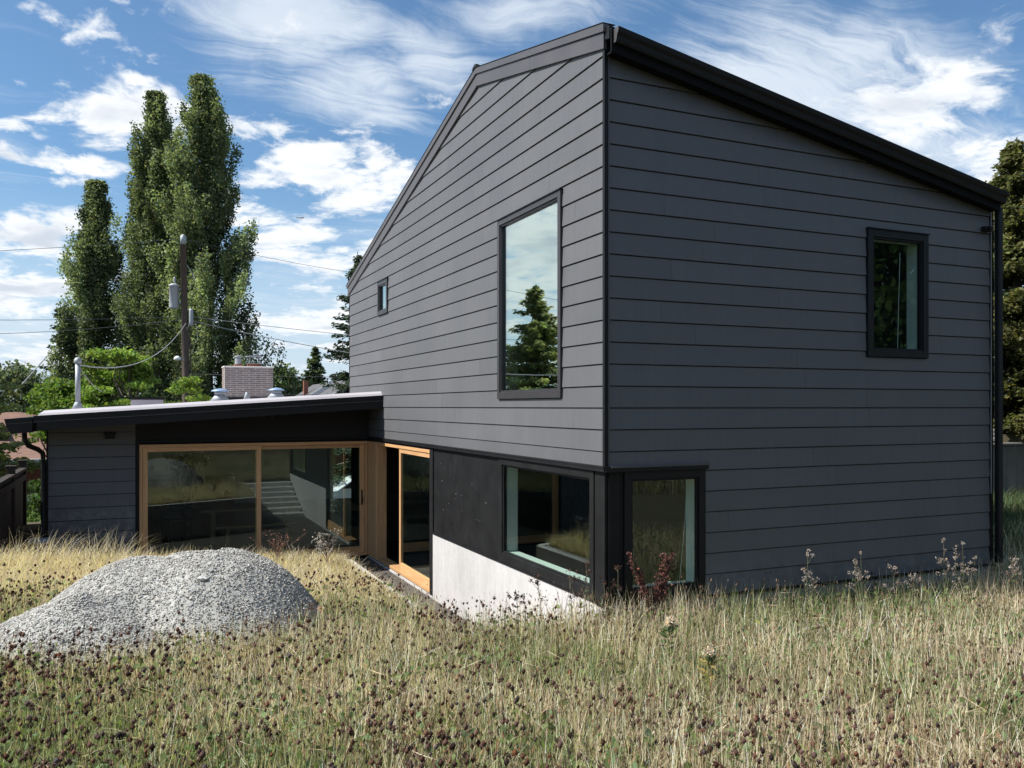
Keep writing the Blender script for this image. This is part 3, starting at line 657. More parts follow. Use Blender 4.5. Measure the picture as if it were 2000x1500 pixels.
mb = MB(); mb.box((-4.38, 9.93, 2.131), (-3.78, 10.57, 2.175)); mb.build('skylight_frame', M['black'], cb)
mb = MB(); mb.box((-4.32, 9.99, 2.176), (-3.84, 10.51, 2.182)); mb.build('pane', M['carglass'], cb)
# chimney, brick by brick
cx0, cx1, cy0, cy1, cz0, cz1 = -2.385, -1.265, 13.45, 13.95, 2.19, 2.915
mb = MB(); mb.box((cx0 + .008, cy0 + .008, cz0), (cx1 - .008, cy1 - .008, cz1)); chim = part(mb, 'chimney', 'mortar')
mb = MB(); mb.box((cx0 - .03, cy0 - .03, 2.0), (cx1 + .03, cy1 + .03, cz0 + .03)); mb.build('flashing', M['black'], chim)
mb = MB(); mb.box((cx0 - .015, cy0 - .015, cz1 + .001), (cx1 + .015, cy1 + .015, cz1 + .035)); mb.build('chimney_cap', M['mortar'], chim, bevel=.01)
ch = (cz1 - cz0 - .04) / 14; bme = {}
for k in range(14):
    z = cz0 + .035 + k * ch; n = 4; Lb = (cx1 - cx0) / n; offk = (k % 2) * .5
    xs = [cx0] + [cx0 + Lb * (i + offk) for i in range(0 if offk else 1, n)] + [cx1]
    for a, b in zip(xs[:-1], xs[1:]):
        mb = MB(); j = random.uniform(-.003, .003); mb.box((a + .009, cy0 - .002 + j, z + .009), (b - .009, cy0 + .05, z + ch - .009)); mb.build('brick', M['brick'], chim)
    ys = [cy0 + .052, cy0 + .052 + .2 + offk * .1, cy1]
    for a, b in zip(ys[:-1], ys[1:]):
        mb = MB(); j = random.uniform(-.003, .003); mb.box((cx0 - .002 + j, a + .006, z + .005), (cx0 + .05, b - .006, z + ch - .005)); mb.build('brick', M['brick'], chim)
mb = MB(); mb.box((-2.14, 13.58, 2.95), (-1.96, 13.76, 3.0)); mb.build('flue', M['terra'], chim)
mb = MB(); mb.lathe((-2.05, 13.67, 3.0), [(.075, 0), (.075, .13), (.06, .135), (.06, .17), (.09, .175), (.09, .20), (.02, .215)], 14); mb.build('flue_cap', M['galv'], chim)
mb = MB(); mb.box((-1.83, 13.56, 2.95), (-1.53, 13.80, 3.02)); mb.build('flue', M['terra'], chim)
mb = MB()
for sx in (-1.80, -1.56):
    for sy in (13.58, 13.78): mb.tube([(sx, sy, 3.02), (sx + (.02 if sx < -1.7 else -.02), sy, 3.19)], .009, 5)
mb.prism([(-1.87, 13.52, 3.19), (-1.49, 13.52, 3.19), (-1.49, 13.52, 3.202), (-1.68, 13.52, 3.225), (-1.87, 13.52, 3.202)], (0, .32, 0)); mb.box((-1.84, 13.55, 3.021), (-1.52, 13.81, 3.032)); mb.build('flue_cap', M['galv'], chim)

# ------------------------------------------------------------------ furniture inside the wing
def leg_chair(loc, rz):
    root = empty('bar_chair', loc, 'black slatted high chair standing behind the left door pane', 'chair', rz=rz); m4 = Matrix.Rotation(rz, 4, 'Z')
    def b(name, boxes):
        mb = MB()
        for a, c in boxes: mb.box(a, c)
        me = bpy.data.meshes.new(name); me.from_pydata(mb.v, [], mb.f); me.materials.append(M['blackmatte']); o = bpy.data.objects.new(name, me); link(o, root)
    b('seat', [((-.24, -.22, .62), (.24, .22, .66))])
    for x in (-.22, .19):
        for y in (-.21, .18): b('leg', [((x, y, 0), (x + .035, y + .035, .62 if y < 0 else 1.12))])
    for i in range(7): b('back_slat', [((-.19, .185, .72 + i * .055), (.19, .205, .755 + i * .055))])
    b('armrest', [((-.25, -.2, .85), (-.21, .2, .88))]); b('armrest', [((.21, -.2, .85), (.25, .2, .88))]); b('footrest', [((-.2, -.21, .25), (.2, -.18, .28))])
leg_chair((-3.5, 11.4, -.97), R(20))
tb = empty('dining_table', (-1.9, 12.2, -.97), 'pale wooden table inside the wing, seen through the door glass', 'table')
mb = MB(); mb.box((-3.0, 11.8, -.27), (-.9, 12.6, -.22)); mb.build('table_top', M['table'], tb)
for x in (-2.8, -1.2): mb = MB(); mb.box((x, 11.95, -.97), (x + .1, 12.45, -.27)); mb.build('leg', M['table'], tb)
bn = empty('dining_bench', (-1.9, 11.2, -.97), 'low wooden bench in front of the dining table', 'bench')
mb = MB(); mb.box((-2.75, 11.25, -.56), (-1.1, 11.55, -.51)); mb.build('seat', M['table'], bn)
for x in (-2.55, -1.35): mb = MB(); mb.box((x, 11.28, -.97), (x + .08, 11.52, -.56)); mb.build('leg', M['table'], bn)

# ------------------------------------------------------------------ patio: deck, retaining wall, steps
dk = empty('patio_deck', (-3, 7, -1.0), 'dark board deck of the sunken patio in front of the sliding doors', 'deck')
for i in range(30):
    y = 4.85 + i * .146
    if y > WY - .1: break
    xl = -1.55 - (y - 4.7) / .43 * 1.0 if y < 8.2 else -9.4
    xl = max(xl, -5.9)
    mb = MB(); mb.box((xl, y, -1.045), (-.04, y + .138, -1.01)); mb.build('deck_board', M['deck'], dk)
for i in range(16):
    y = 2.5 + i * .146; mb = MB(); mb.box((-1.42, y, -1.045), (-.04, y + .138, -1.01)); mb.build('deck_board', M['deck'], dk)
rw = empty('retaining_wall', (-1.5, 4.6, -.1), 'low concrete wall holding the meadow back round the patio', 'wall')
for a, b in (((-1.55, .15), (-1.55, 4.66)), ((-1.55, 4.66), (-4.06, 5.70)), ((-4.06, 5.70), (-6.6, 6.80)), ((-6.6, 6.8), (-9.5, 8.25))):
    va = Vector((*a, 0)); vb = Vector((*b, 0)); d = (vb - va).normalized(); n = Vector((-d.y, d.x, 0)) * .09
    mb = MB(); mb.hexa([va - n + Vector((0, 0, -1.2)), vb - n + Vector((0, 0, -1.2)), vb + n + Vector((0, 0, -1.2)), va + n + Vector((0, 0, -1.2)), va - n + Vector((0, 0, -.19)), vb - n + Vector((0, 0, -.19)), vb + n + Vector((0, 0, -.19)), va + n + Vector((0, 0, -.19))]); mb.build('wall_section', M['concrete'], rw)
st = empty('concrete_steps', (-.8, 1.4, -1.0), 'pale concrete steps going down beside the foundation wall to the patio', 'steps')
for i in range(7):
    y0 = .15 + i * .32; z = -.24 - i * .115; mb = MB(); mb.box((-1.455, y0, -1.2), (-.045, y0 + .318 + .03, z)); mb.build('step', M['concrete'], st, bevel=.008)


# ------------------------------------------------------------------ foliage helpers
def unit(n):
    v = rng.normal(size=(n, 3)); return v / np.linalg.norm(v, axis=1)[:, None]
def leaves(name, P, size, cols, parent, off, ratio=.6, up=None, D=None, mat='leaf'):
    """diamond leaves at P; size (n,), D optional long axis direction"""
    n = len(P); a = unit(n) if D is None else D / np.linalg.norm(D, axis=1)[:, None]
    b = np.cross(a, unit(n)); b /= np.linalg.norm(b, axis=1)[:, None] + 1e-9
    if up is not None:
        b = b * (1 - up) + up * np.cross(a, np.array([0, 0, 1.0])); b /= np.linalg.norm(b, axis=1)[:, None] + 1e-9
    nrm = np.cross(a, b); s = size[:, None]
    a = a * s * .5; b = b * s * .5 * ratio
    V = np.stack([P - a, P + b + nrm * s * .06, P + a, P - b + nrm * s * .06], 1).reshape(-1, 3)
    F = np.arange(4 * n).reshape(n, 4)
    return np_mesh(name, V, F, M[mat], cols, parent, off=off)
def leafcol(n, c, var=.25, hue=.15):
    k = np.clip(1 + rng.normal(size=(n, 1)) * var, .35, 1.9); h = rng.normal(size=(n, 1)) * hue
    return np.clip(np.array(c) * k * np.concatenate([1 + h, np.ones((n, 1)), 1 - h], 1), .003, .9)
def branch_tube(mb, a, b, r0, r1, bend=.1, seg=5, n=4):
    a, b = Vector(a), Vector(b); pts = []; L_ = (b - a).length
    for i in range(n + 1):
        t = i / n; p = a.lerp(b, t) + Vector((random.gauss(0, bend), random.gauss(0, bend), random.gauss(0, bend * .5))) * L_ * .2 * math.sin(math.pi * t); pts.append(p)
    mb.tube(pts, [r0 + (r1 - r0) * i / n for i in range(n + 1)], seg); return pts
def trunk_part(root, mb, name='trunk', mat='bark'):
    return mb.build(name, M[mat], root, smooth=True)
def poplar(x, y, z0, zt_, Rm, lean, label, seed, nb=120, group=None, c=(.165, .20, .105), prof=None, lf=.145):
    root = empty('poplar_tree', (x, y, z0), label, 'tree', group); r = np.random.default_rng(seed); Ht = zt_ - z0
    mb = MB(); mb.tube([(x, y, z0 - .5), (x + lean * .2, y, z0 + Ht * .3), (x + lean * .6, y, z0 + Ht * .7), (x + lean, y, z0 + Ht * .90)], [.42, .34, .16, .03], 8)
    P = []; K = []
    pr = prof or (lambda t: np.interp(t, [0, .10, .3, .55, .8, .93, 1], [.8, 1.0, 1, .86, .60, .34, .05]))
    for i in range(nb):
        t0 = (i + r.random()) / nb * .93 + .02; az = r.random() * 6.283; rad = Rm * pr(min(1, t0 + .1)) * r.uniform(.42, 1.03) * (1 + .45 * (vnoise(t0 * 9, seed, 1, 3).item() - .3))
        length = Ht * r.uniform(.10, .17) * (1 - .4 * t0)
        bx, by = x + lean * t0 * .9, y
        kb = np.clip(r.normal(1, .34), .4, 1.8); m_ = 14; tt = np.linspace(0, 1, m_)
        px = bx + math.cos(az) * rad * np.power(tt, .6); py = by + math.sin(az) * rad * np.power(tt, .6) ; pz = z0 + Ht * t0 + length * np.power(tt, 1.25)
        if i % 2 == 0 and t0 < .8: mb.tube(list(zip(px[::3], py[::3], pz[::3])), [.07 * (1 - t0) + .02, .05 * (1 - t0) + .015, .035, .02, .01][:len(px[::3])], 4)
        for j in range(3, m_):
            # a tuft
            q = 70; cxyz = np.array([px[j], py[j], pz[j]]) + r.normal(size=3) * .16
            P.append(cxyz + r.normal(size=(q, 3)) * [.125, .125, .27]); K.append(np.full(q, kb * np.clip(r.normal(1, .16), .6, 1.5)))
    P = np.concatenate(P); K = np.concatenate(K); keep = P[:, 2] < zt_ + .1; P = P[keep]; K = K[keep]; n = len(P)
    col = leafcol(n, c, .16, .06) * K[:, None]
    leaves('crown', P, lf * rng.uniform(.6, 1.25, n), col, root, (x, y, z0), .75); trunk_part(root, mb); return root
def conifer(x, y, z0, zt_, Rm, label, seed, c=(.035, .055, .030), droop=.25, whorls=30, per=9, lf=.16, dens=26, name='fir_tree', irregular=.2, cat='tree', az_rng=None):
    root = empty(name, (x, y, z0), label, cat); r = np.random.default_rng(seed); Ht = zt_ - z0
    mb = MB(); mb.tube([(x, y, z0 - .4), (x, y, z0 + Ht * .5), (x, y, zt_ - .05)], [Ht * .018 + .05, Ht * .010 + .03, .012], 7)
    P, D, K = [], [], []
    for i in range(whorls):
        t = min(.985, max(.01, (i + r.uniform(-.5, 1.1)) / whorls)); h = z0 + Ht * (.06 + .93 * t); Lb = Rm * (1 - t) ** .8 * r.uniform(.8, 1.1) + .10
        for k in range(per):
            az = r.random() * 6.283; L2 = Lb * r.uniform(1 - irregular * 2, 1.0 + irregular * .6); n = max(4, int(L2 * dens)); tt = np.linspace(.08, 1, n)
            hb_ = h + r.uniform(-.6, .6) * Ht / whorls; ox = np.cos(az) * L2 * tt; oy = np.sin(az) * L2 * tt; oz = L2 * (-droop * tt * 1.4 + droop * 1.3 * tt ** 2.2) + (1 - t) * .0
            if k % 2 == 0: mb.tube([(x, y, hb_), (x + ox[n // 2], y + oy[n // 2], hb_ + oz[n // 2]), (x + ox[-1], y + oy[-1], hb_ + oz[-1])], [.025 + .012 * L2, .02, .006], 3)
            kk = np.clip(r.normal(1, .2), .6, 1.5)
            for s_ in range(5):
                w_ = .26 * L2 * (1 - tt * .7) * r.uniform(-1, 1, n); hang = -abs(r.normal(0, .07, n))
                p = np.stack([x + ox - np.sin(az) * w_, y + oy + np.cos(az) * w_, hb_ + oz + hang], 1) + r.normal(size=(n, 3)) * .03
                d = np.stack([np.cos(az) - np.sin(az) * np.sign(w_) * .9, np.sin(az) + np.cos(az) * np.sign(w_) * .9, -.35 + r.normal(0, .35, n)], 1)
                P.append(p); D.append(d); K.append(np.full(n, kk) * (.85 + .3 * tt))
    P, D, K = np.concatenate(P), np.concatenate(D), np.concatenate(K); n = len(P)
    leaves('crown', P, lf * rng.uniform(.7, 1.4, n), leafcol(n, c, .22, .08) * K[:, None], root, (x, y, z0), .42, D=D + rng.normal(size=(n, 3)) * .25); trunk_part(root, mb); return root
def broadleaf(x, y, z0, zt_, rx, label, seed, c=(.07, .12, .03), ncl=60, per=160, lf=.14, flat=.45, clr=.55, name='leafy_tree', cat='tree', group=None, ry=None, low=.25, tr=.14, shell=.75):
    root = empty(name, (x, y, z0), label, cat, group); r = np.random.default_rng(seed); Ht = zt_ - z0; ry = ry or rx
    cz = z0 + Ht * (low + 1) / 2; hz_ = Ht * (1 - low) / 2
    mb = MB(); mb.tube([(x, y, z0 - .3), (x + r.normal() * .1, y, z0 + Ht * .4), (x, y, z0 + Ht * .75)], [tr, tr * .7, tr * .25], 7); P, K = [], []
    for i in range(ncl):
        u = r.normal(size=3); u /= np.linalg.norm(u); rad = shell + (1 - shell) * r.random() ; rad *= r.uniform(.75, 1.0)
        c0 = np.array([x + u[0] * rx * rad, y + u[1] * ry * rad, cz + u[2] * hz_ * rad])
        if i % 2 == 0: branch_tube(mb, (x, y, min(c0[2] - .1, z0 + Ht * r.uniform(.25, .6))), tuple(c0), tr * .32, .008, .3, 4)
        cr = clr * r.uniform(.6, 1.25); q = int(per * r.uniform(.7, 1.2)); v = r.normal(size=(q, 3)); v /= np.linalg.norm(v, axis=1)[:, None]
        p = c0 + v * cr * (r.random((q, 1)) ** .45) * [1, 1, flat]
        P.append(p); K.append(np.full(q, np.clip(r.normal(1, .2), .55, 1.5)))
    P, K = np.concatenate(P), np.concatenate(K); n = len(P)
    leaves('crown', P, lf * rng.uniform(.6, 1.3, n), leafcol(n, c, .22, .10) * K[:, None], root, (x, y, z0), .7, up=.3); trunk_part(root, mb); return root

# ------------------------------------------------------------------ trees behind
PG = 'row of tall poplars behind the low wing'
poplar(-6.6, 44.4, -4.5, 14.3, 2.3, .45, 'shortest poplar, at the left end of the row behind the wing', 11, nb=140, group=PG)
poplar(-3.7, 42.8, -4.5, 19.1, 2.75, .6, 'middle poplar with a pointed top between its two neighbours', 12, nb=175, group=PG)
poplar(-.75, 40.0, -4.5, 19.3, 2.95, -.35, 'tallest and broadest poplar, rising behind the utility pole', 13, nb=205, group=PG,
       prof=lambda t: np.interp(t, [0, .15, .28, .40, .5, .62, .8, .93, 1], [.9, 1.1, 1.25, 1.25, 1.0, .86, .66, .45, .10]))
conifer(-8.3, 49.2, -5, 8.3, 2.4, 'dark sparse conifer half hidden behind the left poplar', 21, c=(.045, .06, .045), whorls=26, per=6, lf=.24, dens=9, irregular=.3)
conifer(4.3, 27.9, -3.5, 8.6, 2.75, 'dark fir with drooping tiered branches beside the far edge of the gable wall', 22, c=(.045, .065, .045), droop=.32, whorls=34, per=8, lf=.17, dens=16, irregular=.25)
conifer(5.5, 43.3, -4, 5.7, 2.1, 'pointed green conifer among the trees right of the chimney', 23, c=(.10, .13, .07), whorls=44, per=9, lf=.24, dens=11)
broadleaf(-4.75, 17.2, -2.6, 3.92, 1.05, 'bright green layered tree rising highest behind the left of the wing roof', 31, c=(.17, .25, .05), ncl=70, per=210, lf=.105, flat=.30, clr=.42, low=.45)
broadleaf(-5.8, 18.0, -2.9, 2.85, 1.15, 'broad bright green tree over the left end of the wing roof', 32, c=(.13, .20, .045), ncl=80, per=210, lf=.11, flat=.4, clr=.42, low=.66)
broadleaf(-3.15, 15.25, -2.6, 3.02, .62, 'small rounded bright green tree just left of the brick chimney', 33, c=(.17, .25, .05), ncl=44, per=200, lf=.09, flat=.40, clr=.30, low=.5)
broadleaf(-12.9, 60, -5.5, 4.9, 4.2, 'grey green bushy tree at the far left edge', 34, c=(.13, .16, .10), ncl=90, per=170, lf=.30, flat=.75, clr=.95, low=.42)
broadleaf(4.6, 49.5, -5, 5.2, 1.2, 'round leafy tree just right of the chimney caps', 35, c=(.12, .16, .08), ncl=80, per=200, lf=.20, flat=.8, clr=.6, low=.2)
broadleaf(3.9, 40.0, -5, 4.0, 1.7, 'yellow green leafy tree between the chimney and the grey roof', 36, c=(.17, .19, .09), ncl=80, per=160, lf=.20, flat=.7, clr=.65, low=.1)
broadleaf(6.9, 41.0, -5, 4.3, 2.0, 'olive leafy tree in front of the pointed conifer', 37, c=(.12, .145, .07), ncl=80, per=170, lf=.20, flat=.7, clr=.65, low=.1)
broadleaf(1.2, 47.0, -5, 3.6, 2.4, 'low dark leafy tree behind the brick chimney', 38, c=(.09, .12, .06), ncl=50, per=160, lf=.24, flat=.7, clr=.75, low=.05)
broadleaf(-8.4, 40.0, -4.6, 2.3, 3.0, 'dark hedge like tree below the left poplar', 39, c=(.08, .11, .055), ncl=70, per=160, lf=.22, flat=.7, clr=.8, low=.02)
broadleaf(-1.2, 37.0, -4.6, 2.9, 2.6, 'dark dense tree at the foot of the broad poplar', 40, c=(.07, .10, .05), ncl=70, per=170, lf=.20, flat=.7, clr=.75, low=.02)
broadleaf(-6.2, 15.3, -2.9, .62, .36, 'leafy branch tips hanging below the wing gutter', 41, c=(.055, .095, .03), ncl=24, per=110, lf=.10, flat=.5, clr=.3, low=.25)
broadleaf(-6.5, 14.0, -2.9, -.35, .55, 'light green shrub in the gap between fence and wing', 42, c=(.12, .19, .05), ncl=24, per=150, lf=.09, flat=.7, clr=.3, low=.1, name='shrub', cat='shrub', tr=.04)
broadleaf(-6.25, 12.0, -2.2, -.75, .4, 'dark green shrub low in the gap beside the wing corner', 43, c=(.03, .06, .025), ncl=20, per=150, lf=.08, flat=.7, clr=.26, low=.05, name='shrub', cat='shrub', tr=.03)
# right edge tree
conifer(14.4, 5.8, 1.1, 8.3, 2.3, 'dense yellow green conifer at the right edge above the old wall', 51, c=(.115, .12, .045), droop=.18, whorls=36, per=16, lf=.14, dens=22, irregular=.12)
broadleaf(13.3, 5.9, 1.0, 4.8, 1.25, 'broad shaggy bush below the conifer at the right edge', 52, c=(.115, .115, .042), ncl=80, per=150, lf=.10, flat=.8, clr=.36, low=.0, name='evergreen_bush', cat='bush', tr=.06)
# trees beyond the frame that the panes reflect
conifer(-9.75, 21.9, -3, 6.75, 4.0, 'fir tree standing off to the left, seen mirrored in the tall window', 53, c=(.22, .24, .10), droop=.14, whorls=52, per=10, lf=.18, dens=18, irregular=.30)
broadleaf(14.6, -9.4, .5, 8.6, 4.2, 'big leafy tree behind the viewer, mirrored in the upper right window', 54, c=(.06, .10, .03), ncl=200, per=170, lf=.22, flat=.6, clr=.8, low=.05)
broadleaf(19.5, -14.5, 1.0, 12.0, 5.5, 'second leafy tree behind the viewer, beyond the big one', 55, c=(.04, .07, .02), ncl=160, per=160, lf=.22, flat=.6, clr=.8, low=.02)
# row of dark shrubs on the bank behind the viewer
for i, (bx_, by_) in enumerate(((-9, -15), (-5, -16), (-1.5, -15.5), (2, -15), (5.5, -14.5))):
    broadleaf(bx_, by_, ground_z(bx_, by_).item(), ground_z(bx_, by_).item() + 3.4 + (i % 2) * .7, 2.0, 'dark shrub on the bank behind the viewer, ' + ('leftmost of the row', 'second from the left', 'middle of the row', 'second from the right', 'rightmost of the row')[i], 60 + i, c=(.055, .06, .03), ncl=40, per=110, lf=.18, flat=.8, clr=.6, low=.0, name='bank_shrub', cat='shrub', group='shrubs on the bank behind the viewer')

# ------------------------------------------------------------------ utility pole, wires, plane
up_ = empty('utility_pole', (-2.62, 24.78, -4.0), 'weathered wooden utility pole with a grey transformer in front of the tallest poplar', 'pole')
mb = MB(); mb.tube([(-2.60, 24.78, -4.2), (-2.64, 24.79, 3.2), (-2.725, 24.82, 7.75)], [.145, .125, .10], 12); mb.build('pole', M['pole'], up_, smooth=True)
mb = MB(); mb.lathe((-2.725, 24.82, 7.75), [(.10, 0), (.095, .30), (.03, .36)], 10); mb.build('pole_cap', M['galv'], up_, smooth=True)
mb = MB(); mb.tube([(-2.47, 24.70, 3.0), (-2.52, 24.71, 5.3)], .022, 6); mb.build('conduit', M['pole'], up_)
mb = MB(); mb.lathe((-2.47, 24.70, 4.85), [(.07, 0), (.075, .1), (.075, .55), (.06, .62)], 10); mb.build('splice_box', M['galv'], up_, smooth=True)
tr_ = MB().lathe((-3.02, 24.95, 5.48), [(.02, -.01), (.155, 0), (.165, .05), (.165, .78), (.18, .79), (.18, .83), (.09, .88), (.02, .89)], 18).build('transformer', M['galv'], up_, smooth=True); tr_.data.materials[0] = simple('transformer grey', (.40, .41, .42), .5, var=.08)
MB().lathe((-3.0, 24.93, 6.40), [(.03, 0), (.05, .03), (.03, .06), (.05, .09), (.03, .12), (.045, .15), (.02, .2)], 8).build('bushing', M['galv'], tr_, smooth=True)
MB().box((-2.86, 24.85, 5.65), (-2.70, 24.93, 5.72)).box((-2.86, 24.85, 6.12), (-2.70, 24.93, 6.19)).build('bracket', M['galv'], tr_)
mb = MB(); mb.tube([(-2.66, 24.70, 3.62), (-2.80, 24.6, 3.72), (-2.90, 24.5, 3.74)], .02, 5); mb.build('lamp_arm', M['galv'], up_)
MB().lathe((-2.93, 24.45, 3.60), [(.03, 0), (.13, .05), (.10, .12), (.04, .17)], 10).build('lamp_head', M['whitepaint'], up_, smooth=True)
mb = MB(); mb.tube([(-2.62, 24.62, 4.7), (-2.5, 24.4, 5.0), (-2.3, 24.5, 4.85), (-2.25, 24.55, 4.4), (-2.45, 24.65, 3.9)], .014, 5); mb.tube([(-2.6, 24.66, 7.0), (-2.35, 24.6, 6.6), (-2.5, 24.64, 6.2)], .012, 5); mb.build('loose_cable', M['wirelight'], up_)
def wire(a, b, sag, r, mat, label, twist=0, n=14):
    a, b = Vector(a), Vector(b); pts = []
    for i in range(n + 1):
        t = i / n; pts.append(a.lerp(b, t) - Vector((0, 0, 4 * sag * t * (1 - t))))
    tag(MB().tube(pts, r * .8, 5).build('overhead_wire', M[mat]), label, 'wire', 'overhead wires round the utility pole')
wire((-2.72, 24.8, 7.95), (-16.0, 29.2, 7.0), .12, .011, 'wire', 'highest wire, running from the pole top towards the left')
wire((-2.72, 24.8, 7.95), (12, 33, 8.3), .35, .010, 'wire', 'highest wire, running from the pole top towards the right')
wire((-2.62, 24.7, 5.19), (-18, 27.5, 5.1), .25, .011, 'wire', 'thin wire going left from below the transformer')
wire((-2.62, 24.7, 5.10), (-17, 30.5, 4.85), .45, .011, 'wire', 'second thin wire going left just below the first')
wire((-2.55, 24.7, 5.20), (9.5, 27.3, 4.7), .10, .013, 'wirelight', 'upper pale wire going right to the gable wall')
wire((-2.55, 24.7, 5.06), (8.5, 24.0, 3.4), .18, .018, 'wirelight', 'lower pale wire going right above the chimney')
wire((-2.64, 24.7, 4.95), (-5.2, 9.55, 2.74), .55, .014, 'wirelight', 'pale service wire sagging from the pole to the tall roof pipe')
wire((-5.942, 61.314, 11.356), (-12.16, 44.378, 0.24), .3, .045, 'wirelight', 'thick pale wire sloping down at the left edge')
wire((-12, 24, 2.25), (-5.7, 26.5, 2.28), .04, .012, 'wire', 'low dark wire before the grey green tree at the left')
wire((-2.0, 30, 3.35), (6, 28, 3.3), .06, .012, 'wire', 'low dark wire right of the chimney, upper one')
wire((-1.6, 22, 2.43), (5, 22.5, 2.43), .02, .012, 'wire', 'low dark wire right of the chimney, lower one')
wire((-5.19, 9.52, 2.70), (-4.85, 10.2, 2.28), .06, .009, 'wirelight', 'short slack cable hanging from the top of the tall roof pipe')
ap = empty('airplane', (634, 3622, 800), 'tiny distant airliner crossing the clouds above the chimney', 'airplane')
def sm(name, pts, rad, par, mat, seg=8):
    MB().tube(pts, rad, seg).build(name, M[mat], par, smooth=True)
ax, ay, az_ = 634, 3622, 800
sm('fuselage', [(ax - 17, ay, az_), (ax - 13, ay, az_), (ax + 12, ay, az_ + .5), (ax + 18, ay, az_ + 1.5)], [.4, 2.1, 2.1, .5], ap, 'galv')
MB().prism([(ax - 1, ay, az_), (ax + 5, ay, az_), (ax + 9, ay - 16, az_ + 1.5), (ax + 7, ay - 16, az_ + 1.5)], (0, 0, .6)).build('wing', M['galv'], ap)
MB().prism([(ax - 1, ay, az_), (ax + 5, ay, az_), (ax + 9, ay + 16, az_ + 1.5), (ax + 7, ay + 16, az_ + 1.5)], (0, 0, .6)).build('wing', M['galv'], ap)
MB().prism([(ax + 12, ay, az_ + 1), (ax + 17, ay, az_ + 1), (ax + 19, ay, az_ + 7), (ax + 16.5, ay, az_ + 7)], (0, .6, 0)).build('tail_fin', M['galv'], ap)

# ------------------------------------------------------------------ neighbours
nb_ = empty('brick_house', (-9, 32, -4), 'low house with brown shingle roof, red brick wall and white garage door, far left', 'house')
def np_(mb, name, mat, par=nb_, **k): return mb.build(name, M[mat], par, **k)
np_(MB().hexa([(-16, 29.2, -.05), (-7.15, 29.2, -.05), (-7.15, 35.5, 1.6), (-16, 35.5, 1.6), (-16, 29.2, .0), (-7.15, 29.2, .0), (-9.0, 35.5, 1.75), (-16, 35.5, 1.75)]), 'roof', 'brownroof')
np_(MB().box((-16, 29.05, -.16), (-7.1, 29.18, .02)), 'fascia', 'whitepaint')
np_(MB().box((-16, 29.9, -4.2), (-8.15, 30.1, -.05)), 'wall', 'whitepaint')
np_(MB().box((-8.12, 29.86, -1.02), (-7.2, 30.1, -.06)).box((-7.34, 29.86, -4.2), (-7.2, 30.1, -1.03)), 'wall', 'redbrick')
bw = MB()
for k in range(12):
    z = -1.0 + k * .078
    for i in range(5):
        x = -8.12 + i * .2 - (k % 2) * .1; a, b = max(x, -8.12), min(x + .19, -7.2)
        if b - a > .04: np_(MB().box((a, 29.83, z + .006), (b, 29.859, z + .07)), 'brick', 'redbrick')
gd = np_(MB().box((-8.12, 29.92, -4.0), (-7.35, 30.0, -1.03)), 'garage_door', 'whitepaint')
for k in range(4): MB().box((-8.10, 29.895, -3.9 + k * .72), (-7.37, 29.919, -3.22 + k * .72)).build('panel', M['whitepaint'], gd, bevel=.01)
np_(MB().prism([(-9.6, 31.5, .8), (-8.9, 31.5, .8), (-9.25, 31.5, 1.35)], (0, 1.5, 0)), 'gable_vent', 'fence')
gh = empty('grey_roofed_house', (-12, 38, -4), 'small dark grey roof behind the brown one at the left edge', 'house')
MB().hexa([(-17, 36, 1.2), (-10.2, 36, 1.2), (-11, 40, 1.3), (-17, 40, 1.3), (-17, 37.5, 2.7), (-11.8, 37.5, 2.7), (-11.9, 38.5, 2.7), (-17, 38.5, 2.7)]).build('roof', M['greyroof'], gh)
MB().box((-17, 36.4, -4), (-10.8, 39.6, 1.19)).build('wall', M['whitepaint'], gh)
# gabled house beyond the chimney
gb = empty('gabled_house', (5, 30, -3.5), 'house with grey shingled twin gables and white barge boards right of the chimney', 'house')
def gable(x, y, zr_, half, drop, dep, parent):
    for s_ in (-1, 1):
        MB().hexa([(x, y, zr_ - .10), (x + s_ * half, y, zr_ - drop - .10), (x + s_ * half, y + dep, zr_ - drop - .10), (x, y + dep, zr_ - .10), (x, y, zr_), (x + s_ * half, y, zr_ - drop), (x + s_ * half, y + dep, zr_ - drop), (x, y + dep, zr_)]).build('roof', M['greyroof'], parent)
        MB().hexa([(x, y - .05, zr_ - .20), (x + s_ * half, y - .05, zr_ - drop - .20), (x + s_ * half, y - .004, zr_ - drop - .20), (x, y - .004, zr_ - .20), (x, y - .05, zr_ + .01), (x + s_ * half, y - .05, zr_ - drop + .01), (x + s_ * half, y - .004, zr_ - drop + .01), (x, y - .004, zr_ + .01)]).build('barge_board', M['whitepaint'], parent)
gable(4.55, 28.2, 3.32, 1.75, 1.15, 5, gb); gable(3.9, 31.6, 3.10, 1.6, 1.05, 4, gb)
MB().prism([(2.95, 28.5, -3.5), (6.2, 28.5, -3.5), (6.2, 28.5, 2.1), (4.55, 28.5, 3.1), (2.95, 28.5, 2.1)], (0, 4.4, 0)).build('wall', M['redbrick'], gb)
MB().box((2.98, 33.0, 2.3), (3.18, 33.2, 3.22)).build('chimney', M['terra'], gb)
